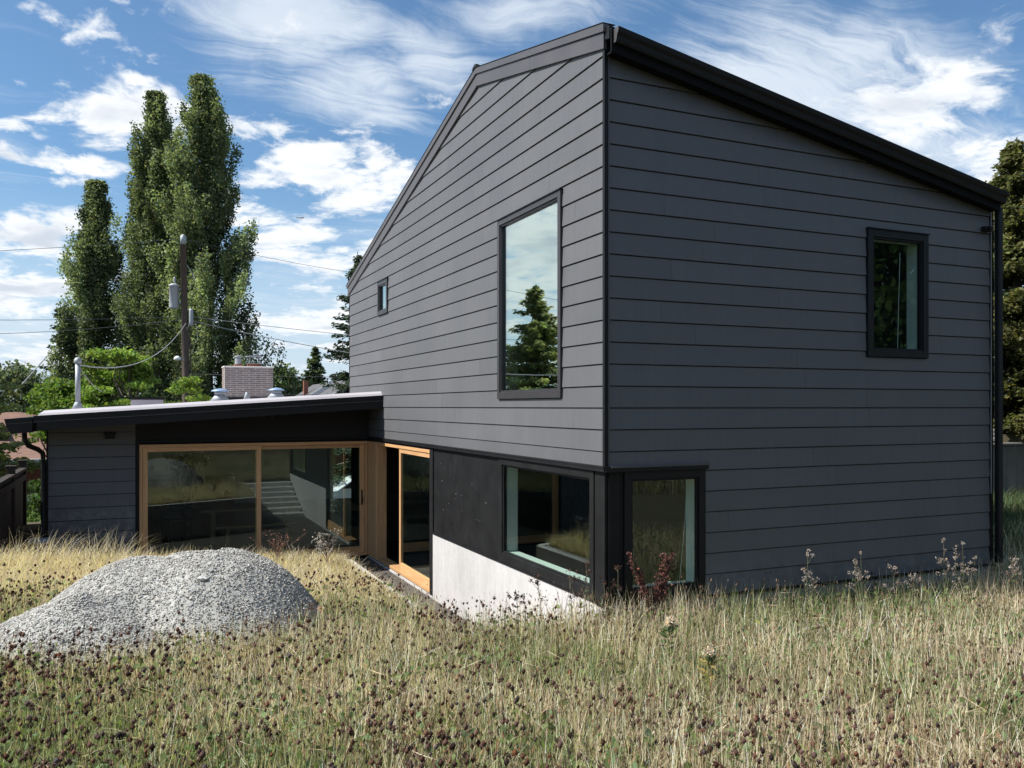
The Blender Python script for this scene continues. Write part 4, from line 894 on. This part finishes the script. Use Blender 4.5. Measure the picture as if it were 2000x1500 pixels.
# parked car seen through the wing
car = empty('parked_car', (4.6, 32.5, -2.35), 'white car parked beyond the back door, seen through the wing', 'car')
prof = [(-2.1, .35), (-2.15, .75), (-1.9, .95), (-1.2, 1.02), (-.55, 1.45), (.9, 1.48), (1.6, 1.05), (2.15, .98), (2.25, .6), (2.2, .33)]
cx_, cy_, cz_ = 4.2, 26.0, -2.30
MB().prism([(cx_ + a, cy_, cz_ + b) for a, b in prof], (0, 1.75, 0)).build('body', M['carpaint'], car, bevel=.06)
MB().prism([(cx_ + a, cy_ - .012, cz_ + b) for a, b in [(-.98, 1.04), (-.5, 1.38), (.15, 1.40), (.15, 1.04)]], (0, .01, 0)).build('side_window', M['carglass'], car)
MB().prism([(cx_ + a, cy_ - .012, cz_ + b) for a, b in [(.22, 1.04), (.22, 1.40), (.85, 1.41), (1.4, 1.04)]], (0, .01, 0)).build('side_window', M['carglass'], car)
for dx in (-1.35, 1.4):
    for dy in (-.02, 1.57):
        wl = MB().tube([(cx_ + dx, cy_ + dy, cz_ + .32), (cx_ + dx, cy_ + dy + .2, cz_ + .32)], .32, 18).build('wheel', M['rubber'], car)
        MB().tube([(cx_ + dx, cy_ + dy - .01, cz_ + .32), (cx_ + dx, cy_ + dy + .02, cz_ + .32)], .20, 12).build('rim', M['galv'], wl)
broadleaf(5.5, 30.5, -3, 2.2, 2.2, 'bright green tree seen through the back door above the car', 71, c=(.12, .19, .04), ncl=50, per=120, lf=.16, flat=.6, clr=.6, low=.1)
# fence at the left
fn = empty('board_fence', (-6.1, 9, -1), 'dark brown board fence with capped posts at the left edge', 'fence')
fz = .90
n_ = 0; y = 6.5
while y < 11.0:
    MB().box((-6.240, y, -1.4), (-6.215 + random.uniform(0, .006), y + .138, fz - .10 + random.uniform(-.01, .01))).build('board', M['fence'], fn); y += .145
MB().box((-6.270, 6.5, fz - .095), (-6.150, 11.02, fz - .05)).build('top_rail', M['fence'], fn); MB().box((-6.214, 6.5, fz - .28), (-6.170, 11.02, fz - .17)).build('rail', M['fence'], fn); MB().box((-6.214, 6.5, -.5), (-6.170, 11.02, -.4)).build('rail', M['fence'], fn)
for y in (11.02, 9.35, 6.6):
    pz = fz + .06
    pt_ = MB().box((-6.290, y - .055, -1.5), (-6.165, y + .055, pz)).build('post', M['fence'], fn, bevel=.004)
    MB().box((-6.315, y - .08, pz + .001), (-6.140, y + .08, pz + .03)).build('post_cap', M['fence'], pt_, bevel=.004)
# air conditioner at the wing corner
ac = empty('air_conditioner', (-5.9, 8.9, -1.1), 'small grey louvred air conditioning unit beside the wing corner', 'air conditioner')
MB().box((-5.93, 8.86, -1.10), (-5.58, 9.15, -.24)).build('casing', M['galv'], ac, bevel=.01); 
for i in range(12): MB().box((-5.91, 8.845, -1.0 + i * .06), (-5.60, 8.862, -.965 + i * .06)).build('louvre', M['black'], ac)
# old wall and boulder at the right
ow = empty('old_concrete_wall', (11.3, 4.6, 0), 'mossy old concrete retaining wall right of the house', 'wall')
MB().box((7.9, 4.6, -.6), (22, 4.85, 1.17)).build('wall_section', M['oldconc'], ow, bevel=.01)
MB().box((7.88, 4.57, 1.171), (22.02, 4.90, 1.235)).build('coping', M['oldconc'], ow, bevel=.015)
import bmesh
def rock(loc, size, seed, name, label, cat, mat):
    bm = bmesh.new(); bmesh.ops.create_icosphere(bm, subdivisions=4, radius=1); r = np.random.default_rng(seed); offs = r.random(3) * 50
    from mathutils import noise as mn
    for v in bm.verts:
        k = 1 + .35 * (mn.noise(v.co * 1.3 + Vector(offs)) ) + .12 * mn.noise(v.co * 4 + Vector(offs)); v.co = Vector((v.co.x * size[0], v.co.y * size[1], v.co.z * size[2])) * k
    me = bpy.data.meshes.new(name); bm.to_mesh(me); bm.free(); me.materials.append(M[mat]); o = bpy.data.objects.new(name, me); o.location = loc; link(o); tag(o, label, cat); return o
rock((12.15, 5.2, 1.32), (.62, .42, .30), 3, 'boulder', 'mottled boulder lying on the ground behind the old wall', 'boulder', 'oldconc')

# ------------------------------------------------------------------ gravel pile
gc = np.array([-3.62, 1.35]); ga = RT; gd_ = FW
def pile_h(u, v):
    """u along the picture's width, v away from the viewer"""
    n = fbm(u, v, 1.3, 7) - .5
    a = 1.10 * np.clip(1 - np.sqrt(((u - .10) / 1.02) ** 2 + ((v - .05) / 1.15) ** 2), 0, 1)
    b = .98 * np.clip(1 - np.sqrt(((u + .70) / 1.06) ** 2 + ((v - .0) / 1.10) ** 2), 0, 1)
    c = .42 * np.clip(1 - np.sqrt(((u + .85) / 1.0) ** 2 + ((v + .85) / 1.0) ** 2), 0, 1)
    dd = .98 * np.clip(1 - np.sqrt(((u + .28) / 1.05) ** 2 + ((v - .05) / 1.0) ** 2), 0, 1)
    q = (np.power(a, 5) + np.power(b * .94, 5) + np.power(c, 5) + np.power(dd * .92, 5)) ** .2
    q = .78 * np.tanh(q / .66)
    return q * (1 + .22 * n) + .05 * (fbm(u, v, 2.2, 17) - .5) * (q > .1) + .03 * (fbm(u, v, 5, 9) - .5) * (q > .01)
gu = np.linspace(-2.9, 2.3, 200); gv = np.linspace(-2.0, 1.6, 140); GU, GVv = np.meshgrid(gu, gv)
PX = gc[0] + GU * ga[0] + GVv * gd_[0]; PY = gc[1] + GU * ga[1] + GVv * gd_[1]; Hh = pile_h(GU, GVv); G0 = ground_z(PX, PY); G0 = np.where(in_poly(PX, PY, PIT), -1.1, G0)
PZ = np.where(Hh > .015, G0 + Hh + .012 * (rng.random(GU.shape) - .5), G0 - .1)
I = (np.arange(len(gv) - 1)[:, None] * len(gu) + np.arange(len(gu) - 1)[None, :]).ravel()
F = np.stack([I, I + 1, I + len(gu) + 1, I + len(gu)], 1)
gcol = leafcol(len(F), (.34, .335, .31), .12, .02)
gp = empty('gravel_pile', (gc[0], gc[1], -.1), 'heap of grey crushed gravel with two humps in the dry meadow', 'gravel pile')
tag(np_mesh('heap', np.stack([PX.ravel(), PY.ravel(), PZ.ravel()], 1), F, M['stone'], gcol, gp, smooth=True, off=(gc[0], gc[1], -.1)), kind='stuff')
# stones scattered over the heap, one joined mesh
ns = 55000; su = rng.uniform(-2.8, 2.2, ns * 2); sv_ = rng.uniform(-1.9, 1.3, ns * 2); hh = pile_h(su, sv_); k = hh > rng.uniform(-.01, .03, len(hh)); su, sv_, hh = su[k][:ns], sv_[k][:ns], hh[k][:ns]; ns = len(su)
sx = gc[0] + su * ga[0] + sv_ * gd_[0]; sy = gc[1] + su * ga[1] + sv_ * gd_[1]; sz = np.where(in_poly(sx, sy, PIT), -1.1, ground_z(sx, sy)) + hh
OCT = np.array([(1, 0, 0), (0, 1, 0), (-1, 0, 0), (0, -1, 0), (0, 0, 1), (0, 0, -1)], float); OF = np.array([(0, 1, 4), (1, 2, 4), (2, 3, 4), (3, 0, 4), (1, 0, 5), (2, 1, 5), (3, 2, 5), (0, 3, 5)])
sz_ = .0048 + .0062 * rng.random(ns) ** 2; big = rng.random(ns) < .03; sz_[big] *= 1.8
q = OCT[None] * rng.uniform(.6, 1.3, (ns, 6, 1)); ang = rng.random(ns) * 6.283; til = rng.normal(size=ns) * .5
ca, sa, ct, st_ = np.cos(ang), np.sin(ang), np.cos(til), np.sin(til)
x_, y_, z_ = q[..., 0] * 1.35, q[..., 1], q[..., 2] * .75
y2 = y_ * ct[:, None] - z_ * st_[:, None]; z2 = y_ * st_[:, None] + z_ * ct[:, None]
x3 = x_ * ca[:, None] - y2 * sa[:, None]; y3 = x_ * sa[:, None] + y2 * ca[:, None]
V = np.stack([x3 * sz_[:, None] + sx[:, None], y3 * sz_[:, None] + sy[:, None], z2 * sz_[:, None] + (sz + sz_ * .3)[:, None]], 2).reshape(-1, 3)
F = (OF[None] + (np.arange(ns) * 6)[:, None, None]).reshape(-1, 3)
tag(np_mesh('stones', V, F, M['stone'], np.repeat(leafcol(ns, (.365, .35, .32), .26, .03), 8, 0), gp, off=(gc[0], gc[1], -.1)), kind='stuff')
def pile_z(u, v): 
    x, y = gc[0] + u * ga[0] + v * gd_[0], gc[1] + u * ga[1] + v * gd_[1]; return x, y, (ground_z(x, y) + pile_h(np.array(u), np.array(v))).item()
x, y, z = pile_z(.12, -.55); rock((x, y, z + .01), (.04, .032, .022), 8, 'white_stone', 'single smooth white stone lying on the face of the gravel heap', 'stone', 'concrete')
x, y, z = pile_z(1.02, .12); rock((x, y, z + .01), (.06, .045, .028), 9, 'reddish_stone', 'flat reddish stone near the right shoulder of the gravel heap', 'stone', 'terra')

# ------------------------------------------------------------------ meadow
def frustum_pts(n, dmin, dmax, spread=.72, power=1.0):
    """points on the open meadow before the house, denser near the viewer's side"""
    d = dmin + (dmax - dmin) * rng.random(n) ** power; l = (rng.random(n) * 2 - 1) * (d * spread + .6)
    return CAM[0] + d * FW[0] + l * RT[0], CAM[1] + d * FW[1] + l * RT[1], d, l
def allowed(x, y, inside_house=.12):
    a = ~in_poly(x, y, PIT) & ~((x > -.02) & (y > -inside_house)) | ((x > 5.75) & (x < 10.8))
    a &= ~((x < -6.0) & (y > 7.5)) & (x < 10.9)
    u = (x - gc[0]) * ga[0] + (y - gc[1]) * ga[1]; v = (x - gc[0]) * gd_[0] + (y - gc[1]) * gd_[1]
    a &= pile_h(u, v) < .05 + .10 * rng.random(len(x)) * (v < 0)
    return a
def blades(name, x, y, h, wd, bend, cols, z=None, segs=3, azim=None, tipcol=None):
    n = len(x); z = ground_z(x, y) if z is None else z
    az = rng.random(n) * 6.283 if azim is None else azim; wz = rng.random(n) * 6.283
    V = []; 
    for i in range(segs + 1):
        t = i / segs; o = bend * h * t ** 1.8; zz = z - .02 + h * (t - .35 * bend * t ** 2.2); wi = wd * (1 - t) ** .7 * .5
        cx_, cy_ = x + np.cos(az) * o, y + np.sin(az) * o
        if i < segs:
            V.append(np.stack([cx_ - np.cos(wz) * wi, cy_ - np.sin(wz) * wi, zz], 1)); V.append(np.stack([cx_ + np.cos(wz) * wi, cy_ + np.sin(wz) * wi, zz], 1))
        else: V.append(np.stack([cx_, cy_, zz], 1))
    k = 2 * segs + 1; V = np.stack(V, 1).reshape(-1, 3); base = (np.arange(n) * k)[:, None]; tris = []
    for i in range(segs - 1): a = 2 * i; tris += [(a, a + 1, a + 3), (a, a + 3, a + 2)]
    tris.append((2 * segs - 2, 2 * segs - 1, 2 * segs)); T = np.array(tris); F = (base[:, :, None] + T[None]).reshape(-1, 3)
    o = np_mesh(name, V, F, M['grass'], np.repeat(cols, len(T), 0)); return o, np.stack([x + np.cos(az) * bend * h, y + np.sin(az) * bend * h, z - .02 + h * (1 - .35 * bend)], 1)
def pal(n, x, y, d):
    """colour of a blade by where it grows"""
    g = fbm(x, y, .9, 11); g2 = fbm(x, y, 3.0, 12)
    straw = np.array([.78, .66, .50]); tan = np.array([.52, .40, .30]); olive = np.array([.38, .375, .20]); green = np.array([.17, .24, .10]); pale = np.array([.68, .57, .41]); dark = np.array([.05, .045, .03])
    lat = (x - CAM[0]) * RT[0] + (y - CAM[1]) * RT[1]
    pgreen = np.clip(.17 + (g - .5) * 2.6 + .26 * sstep(lat, 1.0, 4.2) * sstep(fbm(x, y, 1.7, 77), .36, .6) + .15 * sstep(-lat, 1.2, 3) * (d < 7), .06, .85)
    pgreen = pgreen * (1 - .85 * dryzone(x, y))
    u = rng.random(n); c = np.where((u < pgreen * .45)[:, None], green, np.where((u < pgreen)[:, None], olive, np.where((u < pgreen + (1 - pgreen) * .5)[:, None], straw, tan)))
    dz = dryzone(x, y)[:, None] * (rng.random((n, 1)) < .8); c = c * (1 - dz) + pale * dz
    c = np.where((rng.random(n) < .16 * (1 - dryzone(x, y)))[:, None], dark, c)
    return np.clip(c * np.clip(1 + .34 * rng.normal(size=(n, 1)), .3, 1.9) * (.8 + .4 * g2)[:, None], .01, .8)
def dryzone(x, y):
    """bright bleached grass beyond the gravel, next to the patio"""
    lat = (x - CAM[0]) * RT[0] + (y - CAM[1]) * RT[1]; d = (x - CAM[0]) * FW[0] + (y - CAM[1]) * FW[1]
    return sstep(d, 8.6, 9.8) * sstep(-x, .5, 1.4)
GRS = []
# 1 undergrowth
x, y, d, l = frustum_pts(135000, 3.3, 13.5, .74, 1.25); k = allowed(x, y); x, y, d = x[k], y[k], d[k]; n = len(x)
h = rng.uniform(.05, .20, n) * (.8 + .5 * fbm(x, y, 1.2, 14)) * (1 + .1 * dryzone(x, y)); o, _ = blades('meadow_grass', x, y, h, rng.uniform(.004, .0125, n) * (.8 + d * .05), rng.uniform(.1, .9, n), pal(n, x, y, d), segs=2); GRS.append(o)
# 2 taller dry stems
x, y, d, l = frustum_pts(70000, 3.3, 13, .74, 1.2); k = allowed(x, y); x, y, d = x[k], y[k], d[k]; n = len(x)
hh = rng.uniform(.15, .40, n) * (.75 + .55 * fbm(x, y, .8, 15)) * (1 - .35 * dryzone(x, y) * (1 - sstep(-x, 3.8, 5.2))); c = pal(n, x, y, d) * 1.1
o, tips = blades('meadow_stems', x, y, hh, rng.uniform(.0034, .0068, n) * (.75 + d * .07), rng.uniform(.02, .40, n) + .35 * dryzone(x, y) * rng.random(n), c, segs=3); GRS.append(o)
# narrow seed spikes on part of the stems
k = rng.random(n) < .34; P = tips[k]; m_ = len(P)
GRS.append(leaves('seed_spikes', P, rng.uniform(.020, .045, m_), np.clip(leafcol(m_, (.17, .105, .065), .3, .1), .01, .6) * np.where(dryzone(P[:, 0], P[:, 1]) > .5, 1.9, 1.0)[:, None], None, (0, 0, 0), .26, D=np.stack([rng.normal(size=m_) * .25, rng.normal(size=m_) * .25, np.ones(m_)], 1), mat='seed'))
# 3 dense fine bleached grass beyond the gravel and at the left
x, y, d, l = frustum_pts(90000, 8.6, 14.2, .72, 1.0); k = allowed(x, y) & (dryzone(x, y) > rng.random(len(x))) ; x, y, d = x[k], y[k], d[k]; n = len(x)
left = sstep(-x, 3.6, 5.2)
hl = rng.uniform(.08, .21, n) * (1 + 1.1 * left * rng.random(n)); wd_az = np.where(rng.random(n) < .6, rng.normal(.2, .7, n), rng.random(n) * 6.283)
o, _ = blades('bleached_grass', x, y, hl, rng.uniform(.003, .006, n), rng.uniform(.3, 1.1, n), np.clip(leafcol(n, (.68, .55, .41), .22, .05), .02, .85), segs=3, azim=wd_az); GRS.append(o)
# long tangled grass, thickest at the right before the house
x, y, d, l = frustum_pts(26000, 3.3, 11, .74, 1.1); k = allowed(x, y) & (rng.random(len(x)) < .22 + .78 * sstep(l, .3, 2.6) * sstep(fbm(x, y, 1.3, 41), .35, .6)); x, y, d = x[k], y[k], d[k]; n = len(x)
o, _ = blades('tangled_grass', x, y, rng.uniform(.16, .42, n), rng.uniform(.003, .0062, n) * (.8 + d * .04), rng.uniform(.5, 1.5, n), pal(n, x, y, d) * 1.12, segs=5); GRS.append(o)
# 4 broad low leaves
x, y, d, l = frustum_pts(24000, 3.3, 10, .74, 1.6); k = allowed(x, y) & (fbm(x, y, 1.5, 19) + .22 * rng.random(len(x)) + .05 * sstep(-l, 1.2, 2.6) + .05 * sstep(l, 1.5, 3) > .60); x, y, d = x[k], y[k], d[k]; n = len(x)
P = np.stack([x, y, ground_z(x, y) + rng.uniform(.04, .20, n)], 1)
GRS.append(leaves('ground_leaves', P, rng.uniform(.022, .075, n), leafcol(n, (.16, .215, .09), .32, .10), None, (0, 0, 0), .6, mat='leaf'))
# pale straws lying across the grass
x, y, d, l = frustum_pts(2600, 3.3, 10, .74, 1.1); k = allowed(x, y); x, y, d = x[k], y[k], d[k]; n = len(x); az = rng.random(n) * 6.283; el_ = rng.uniform(-.1, .6, n)
P = np.stack([x, y, ground_z(x, y) + rng.uniform(.10, .26, n)], 1); GRS.append(leaves('fallen_straws', P, rng.uniform(.10, .30, n), leafcol(n, (.60, .50, .36), .25, .05), None, (0, 0, 0), .015, D=np.stack([np.cos(az), np.sin(az), el_], 1), mat='grass'))
# 5 dried brown flower heads
def headzone(x, y, d, l):
    z1 = sstep(-l, -1.2, .8) * (.35 + .65 * sstep(fbm(x, y, 1.0, 23), .42, .6)) * (1 - sstep(d, 9.5, 10.5))
    z2 = sstep(fbm(x, y, 1.2, 29), .52, .62) * .55 * sstep(l, -1, .5) * (1 - .75 * sstep(d, 5.2, 6.6))
    return np.maximum(z1, z2)
x, y, d, l = frustum_pts(15000, 3.3, 10.5, .72, 1.25); k = allowed(x, y) & (rng.random(len(x)) < headzone(x, y, d, l) * .62 * (.25 + 1.5 * sstep(fbm(x, y, 2.6, 61), .38, .62))); x, y, d = x[k], y[k], d[k]; n = len(x)
hs = rng.uniform(.18, .38, n); o, tips = blades('flower_stalks', x, y, hs, np.full(n, .003), rng.uniform(.02, .3, n), leafcol(n, (.11, .07, .045), .25, .1), segs=3); GRS.append(o)
rad = rng.uniform(.009, .0175, n); q = OCT[None] * rng.uniform(.75, 1.2, (n, 6, 1)) * rad[:, None, None] * [1, 1, 1.25] + tips[:, None, :]
F = (OF[None] + (np.arange(n) * 6)[:, None, None]).reshape(-1, 3); hc = leafcol(n, (.070, .038, .030), .45, .14)
GRS.append(np_mesh('dried_flower_heads', q.reshape(-1, 3), F, M['seed'], np.repeat(hc, 8, 0)))
m_ = n * 9; P = np.repeat(tips, 9, 0) + rng.normal(size=(m_, 3)) * np.repeat(rad, 9)[:, None] * .75
GRS.append(leaves('dried_petals', P, np.repeat(rad, 9) * rng.uniform(.6, 1.5, m_), np.repeat(hc, 9, 0) * rng.uniform(.5, 2.2, (m_, 1)), None, (0, 0, 0), .4, mat='seed'))
for o in GRS: tag(o, kind='stuff')
LB = {'fallen_straws': 'pale straws lying across the meadow grass', 'tangled_grass': 'long arching tangled grass in the meadow', 'meadow_grass': 'mixed green and straw coloured grass of the meadow', 'meadow_stems': 'taller dry grass stems standing over the meadow', 'seed_spikes': 'narrow brown seed spikes on the dry stems', 'bleached_grass': 'bleached pale grass beyond the gravel heap', 'ground_leaves': 'small broad green leaves low in the meadow', 'flower_stalks': 'brown stalks of the dried flowers', 'dried_flower_heads': 'dark brown dried flower heads over the meadow', 'dried_petals': 'frayed dry petals round the brown flower heads'}
for o in GRS: o['label'] = LB[o.name.split('.')[0]]; o['category'] = 'grass' if 'grass' in o.name or 'stem' in o.name else 'meadow plants'

# ------------------------------------------------------------------ single plants
def ball(P_, r_, c, n, name, par, off, ratio=.7, mat='seed'):
    m_ = len(P_) * n; P = np.repeat(P_, n, 0) + rng.normal(size=(m_, 3)) * np.repeat(np.broadcast_to(r_, len(P_)), n)[:, None] * .5
    return leaves(name, P, np.repeat(np.broadcast_to(r_, len(P_)), n) * rng.uniform(.7, 1.3, m_), leafcol(m_, c, .3, .1), par, off, ratio, mat=mat)
def dock(x, y, z, label):
    root = empty('dock_plant', (x, y, z), label, 'plant'); mb = MB(); pts = []
    for dx, dz, sp in ((-.26, .60, 1), (-.07, .22, .5), (.02, .42, .6), (.20, .62, 1), (.10, .56, .8), (-.20, .52, .8), (.14, .48, .7)):
        a = Vector((x + dx * .1, y, z)); b = Vector((x + dx, y + random.uniform(-.06, .06), z + dz)); b = Vector((x + dx * 1.1, y, z + dz * 1.22)); c = [a.lerp(b, t) + Vector((dx * -.10 * math.sin(math.pi * t), 0, 0)) for t in (0, .25, .5, .75, 1)]
        mb.tube(c, [.006, .005, .004, .003, .002], 5)
        for i in range(int(34 * sp)):
            t = random.uniform(.38, 1.0); k_ = min(3, int(t * 4)); p = c[k_].lerp(c[k_ + 1], t * 4 - k_); w_ = .026 * (1.25 - t); pts.append((p.x + random.gauss(0, w_), p.y + random.gauss(0, w_), p.z + random.gauss(0, .01)))
    mb.build('stem', simple('dock stem', (.07, .035, .025), .8), root); (lambda o_: tag(o_, kind='stuff'))(ball(np.array(pts), .025, (.15, .070, .058), 8, 'seed_cluster', root, (x, y, z)))
    n = 60; az = rng.random(n) * 6.283; D = np.stack([np.cos(az), np.sin(az), rng.uniform(-.1, .9, n)], 1); P = np.array([x, y, z + .04]) + D * rng.uniform(.04, .13, (n, 1))
    leaves('leaf', P, rng.uniform(.12, .22, n), leafcol(n, (.05, .10, .04), .25, .1), root, (x, y, z), .22, D=D)
dock(.30, -.42, ground_z(.30, -.42).item(), 'reddish brown dock with seed spikes before the narrow lower window')
def thistle(x, y, hgt, label, lean=0, c=(.62, .50, .36), gold=True):
    z = ground_z(x, y).item(); root = empty('thistle', (x, y, z), label, 'thistle'); top = (x + lean, y, z + hgt)
    MB().tube([(x, y, z), (x + lean * .4, y, z + hgt * .5), top], [.006, .005, .004], 6).build('stem', simple('thistle stem', (.20, .22, .08), .8), root)
    P = np.array(top)[None] + np.array([[0, 0, .012]]); ball(P, .036, c, 260, 'flower_head', root, (x, y, z), .16)
    ball(P - [[0, 0, .03]], .036, (.13, .19, .09), 50, 'calyx', root, (x, y, z), .6, 'leaf')
    n = 46; t = rng.random(n); P = np.array([x, y, z]) + t[:, None] * np.array([lean, 0, hgt * .9]); az = rng.random(n) * 6.283; D = np.stack([np.cos(az), np.sin(az), rng.uniform(-.2, .5, n)], 1)
    leaves('leaf', P + D * .04, rng.uniform(.06, .13, n), leafcol(n, (.36, .29, .10) if gold else (.10, .15, .06), .2, .1), root, (x, y, z), .22, D=D)
thistle(-.52, -1.80, .36, 'pale thistle head in bloom, the farther one right of the white wall', .04, gold=False)
thistle(-.70, -2.55, .32, 'pale thistle head on a golden leaved stalk, the nearer one', .03)
def knap(x, y, hgt, label, seed, c=(.075, .045, .035), heads=6, group='brown headed weeds before the white foundation wall'):
    r = random.Random(seed); z = ground_z(x, y).item(); root = empty('knapweed', (x, y, z), label, 'weed', group); mb = MB(); P = []
    l_ = r.uniform(-.06, .06); base = Vector((x, y, z)); top = Vector((x + l_, y + r.uniform(-.04, .04), z + hgt)); mb.tube([base, base.lerp(top, .5) + Vector((.012, 0, 0)), top], [.0035, .003, .002], 5); P.append(top)
    for i in range(heads - 1):
        t = r.uniform(.45, .92); a = base.lerp(top, t); b = a + Vector((r.uniform(-.08, .08), r.uniform(-.05, .05), r.uniform(.03, .10))); mb.tube([a, b], [.002, .0015], 4); P.append(b)
    mb.build('stem', simple('weed stem', (.13, .12, .07), .8, bstr=0), root); [tag(ball(np.array([tuple(p)]), .020, c, 26, 'flower_head', root, (x, y, z), .5), kind='stuff') for p in P]
    n = 10; t = rng.uniform(.05, .7, n); az = rng.random(n) * 6.283; D = np.stack([np.cos(az), np.sin(az), rng.uniform(.2, .9, n)], 1); leaves('leaf', np.array([x, y, z]) + t[:, None] * np.array([l_, 0, hgt]) + D * .02, rng.uniform(.03, .07, n), leafcol(n, (.10, .13, .06), .2), root, (x, y, z), .25, D=D)['kind'] = 'stuff'
for i, (kx, ky, kh, lb) in enumerate(((-1.12, -.35, .42, 'leftmost and shortest of the brown headed weeds before the white wall'), (-.92, -.42, .56, 'upright brown headed weed, second from the left before the white wall'), (-.66, -.50, .62, 'tall branching weed before the middle of the white wall'),
                                      (-.50, -.42, .66, 'tallest brown headed weed under the wide lower window'), (-.30, -.45, .48, 'leaning brown headed weed between the tallest one and the corner'), (-.14, -.42, .60, 'brown headed weed standing right at the black corner post'))):
    knap(kx, ky, kh, lb, 90 + i)
ORD = 'first second third fourth fifth sixth seventh eighth ninth tenth eleventh twelfth thirteenth fourteenth fifteenth sixteenth'.split()
WG = 'pale weeds along the foot of the right wall'
for i in range(16):
    kx = 1.7 + i * .27 + random.uniform(-.08, .08)
    knap(kx, -.75 - random.uniform(0, .5), random.uniform(.42, .80), ORD[i] + ' thin grey weed, counted from the corner window along the right wall', 120 + i, (.26, .22, .19), 9, WG)
# pinkish dock-like weed and white flowered weed before the wing door
def airy(x, y, hgt, sp, c, label, seed, name):
    r = random.Random(seed); z = ground_z(x, y).item(); root = empty(name, (x, y, z), label, 'weed'); mb = MB(); P = []
    for i in range(16):
        b = Vector((x + r.gauss(0, sp), y + r.gauss(0, sp * .5), z + hgt * r.uniform(.6, 1))); a = Vector((x, y, z + hgt * r.uniform(.05, .4))); mb.tube([a, a.lerp(b, .5) + Vector((0, 0, .03)), b], [.003, .002, .001], 4)
        for k in range(12): t = r.uniform(.35, 1); p = a.lerp(b, t); P.append((p.x + r.gauss(0, .02), p.y, p.z + r.gauss(0, .02)))
    mb.build('stem', simple('airy stem', (.16, .10, .07), .8, bstr=0), root); tag(ball(np.array(P), .014, c, 3, 'seed_cluster', root, (x, y, z)), kind='stuff')
airy(-2.55, 4.35, .55, .16, (.22, .11, .08), 'airy reddish brown weed before the right pane of the wing door', 5, 'seeding_weed')
airy(-1.95, 4.0, .52, .12, (.55, .52, .46), 'airy pale flowered weed right of the reddish one', 6, 'white_weed')
# long arching grass tufts at the left before the wing
TX, TY, TH, TZ = [], [], [], []
for i in range(60):
    if i < 44:
        tx = -6.3 + (i / 43) * 4.6 + random.uniform(-.1, .1); ty = (6.0 if tx < -4 else 6.0 - (tx + 4) * .55) - random.uniform(.12, 1.0)
    else: tx = -1.75 - random.random() * 1.4; ty = random.uniform(1.6, 4.4)
    n = int(rng.integers(14, 34)); k_ = 1.0 if tx < -4.3 else .5
    TX.append(tx + rng.normal(size=n) * .08); TY.append(np.minimum(ty + rng.normal(size=n) * .06, 6.2)); TH.append(rng.uniform(.26, .66, n) * k_); TZ.append(np.full(n, ground_z(tx, ty).item()))
TX, TY, TH, TZ = map(np.concatenate, (TX, TY, TH, TZ)); n = len(TX)
o, tp = blades('arching_grass', TX, TY, TH, np.full(n, .0065), rng.uniform(.15, 1.1, n), leafcol(n, (.70, .60, .47), .15, .03), z=TZ, segs=6, azim=rng.normal(.3, 1.3, n))
tag(o, 'long arching bleached grass standing before the low wing', 'grass', kind='stuff')

# weeds on the bank behind the viewer, which the lower panes mirror
n = 26000; x = rng.uniform(-9, 11, n); y = rng.uniform(-15.5, -7.9, n); k = ((x - CAM[0]) ** 2 + (y - CAM[1]) ** 2) > 1.2; x, y = x[k], y[k]; n = len(x)
o, _ = blades('bank_weeds', x, y, rng.uniform(.2, .75, n), rng.uniform(.008, .02, n), rng.uniform(.1, .9, n), np.clip(leafcol(n, (.26, .23, .15), .7, .1), .01, .7), segs=2)
tag(o, 'tall dry weeds on the bank behind the viewer, mirrored in the lower panes', 'weeds', kind='stuff')
# grass leaning over the rim of the patio
n = 5200; f_ = rng.random(n); seg_ = rng.random(n) < .6
x = np.where(seg_, -1.66 - rng.random(n) ** 1.5 * .30, -1.62 - f_ * 4.9); y = np.where(seg_, .0 + f_ * 4.6, 4.55 + f_ * 4.9 * .43 - rng.random(n) * .3)
o, _ = blades('rim_grass', x, y, rng.uniform(.07, .22, n), rng.uniform(.003, .006, n), rng.uniform(.1, .9, n), np.clip(leafcol(n, (.50, .41, .27), .25, .06), .02, .8), segs=4)
tag(o, 'dry grass leaning over the rim of the sunken patio', 'grass', kind='stuff')

# green grass between the house and the old wall
n = 26000; x = rng.uniform(5.8, 17, n); y = rng.uniform(-3, 4.55, n); k = ((x - CAM[0]) * FW[0] + (y - CAM[1]) * FW[1]) > 11.5; x, y = x[k], y[k]; n = len(x)
o, _ = blades('green_grass', x, y, rng.uniform(.12, .42, n), rng.uniform(.008, .016, n), rng.uniform(.2, 1.1, n), np.clip(leafcol(n, (.10, .135, .06), .35, .15), .01, .7), segs=3)
tag(o, 'green grass between the house end and the old concrete wall', 'grass', kind='stuff')
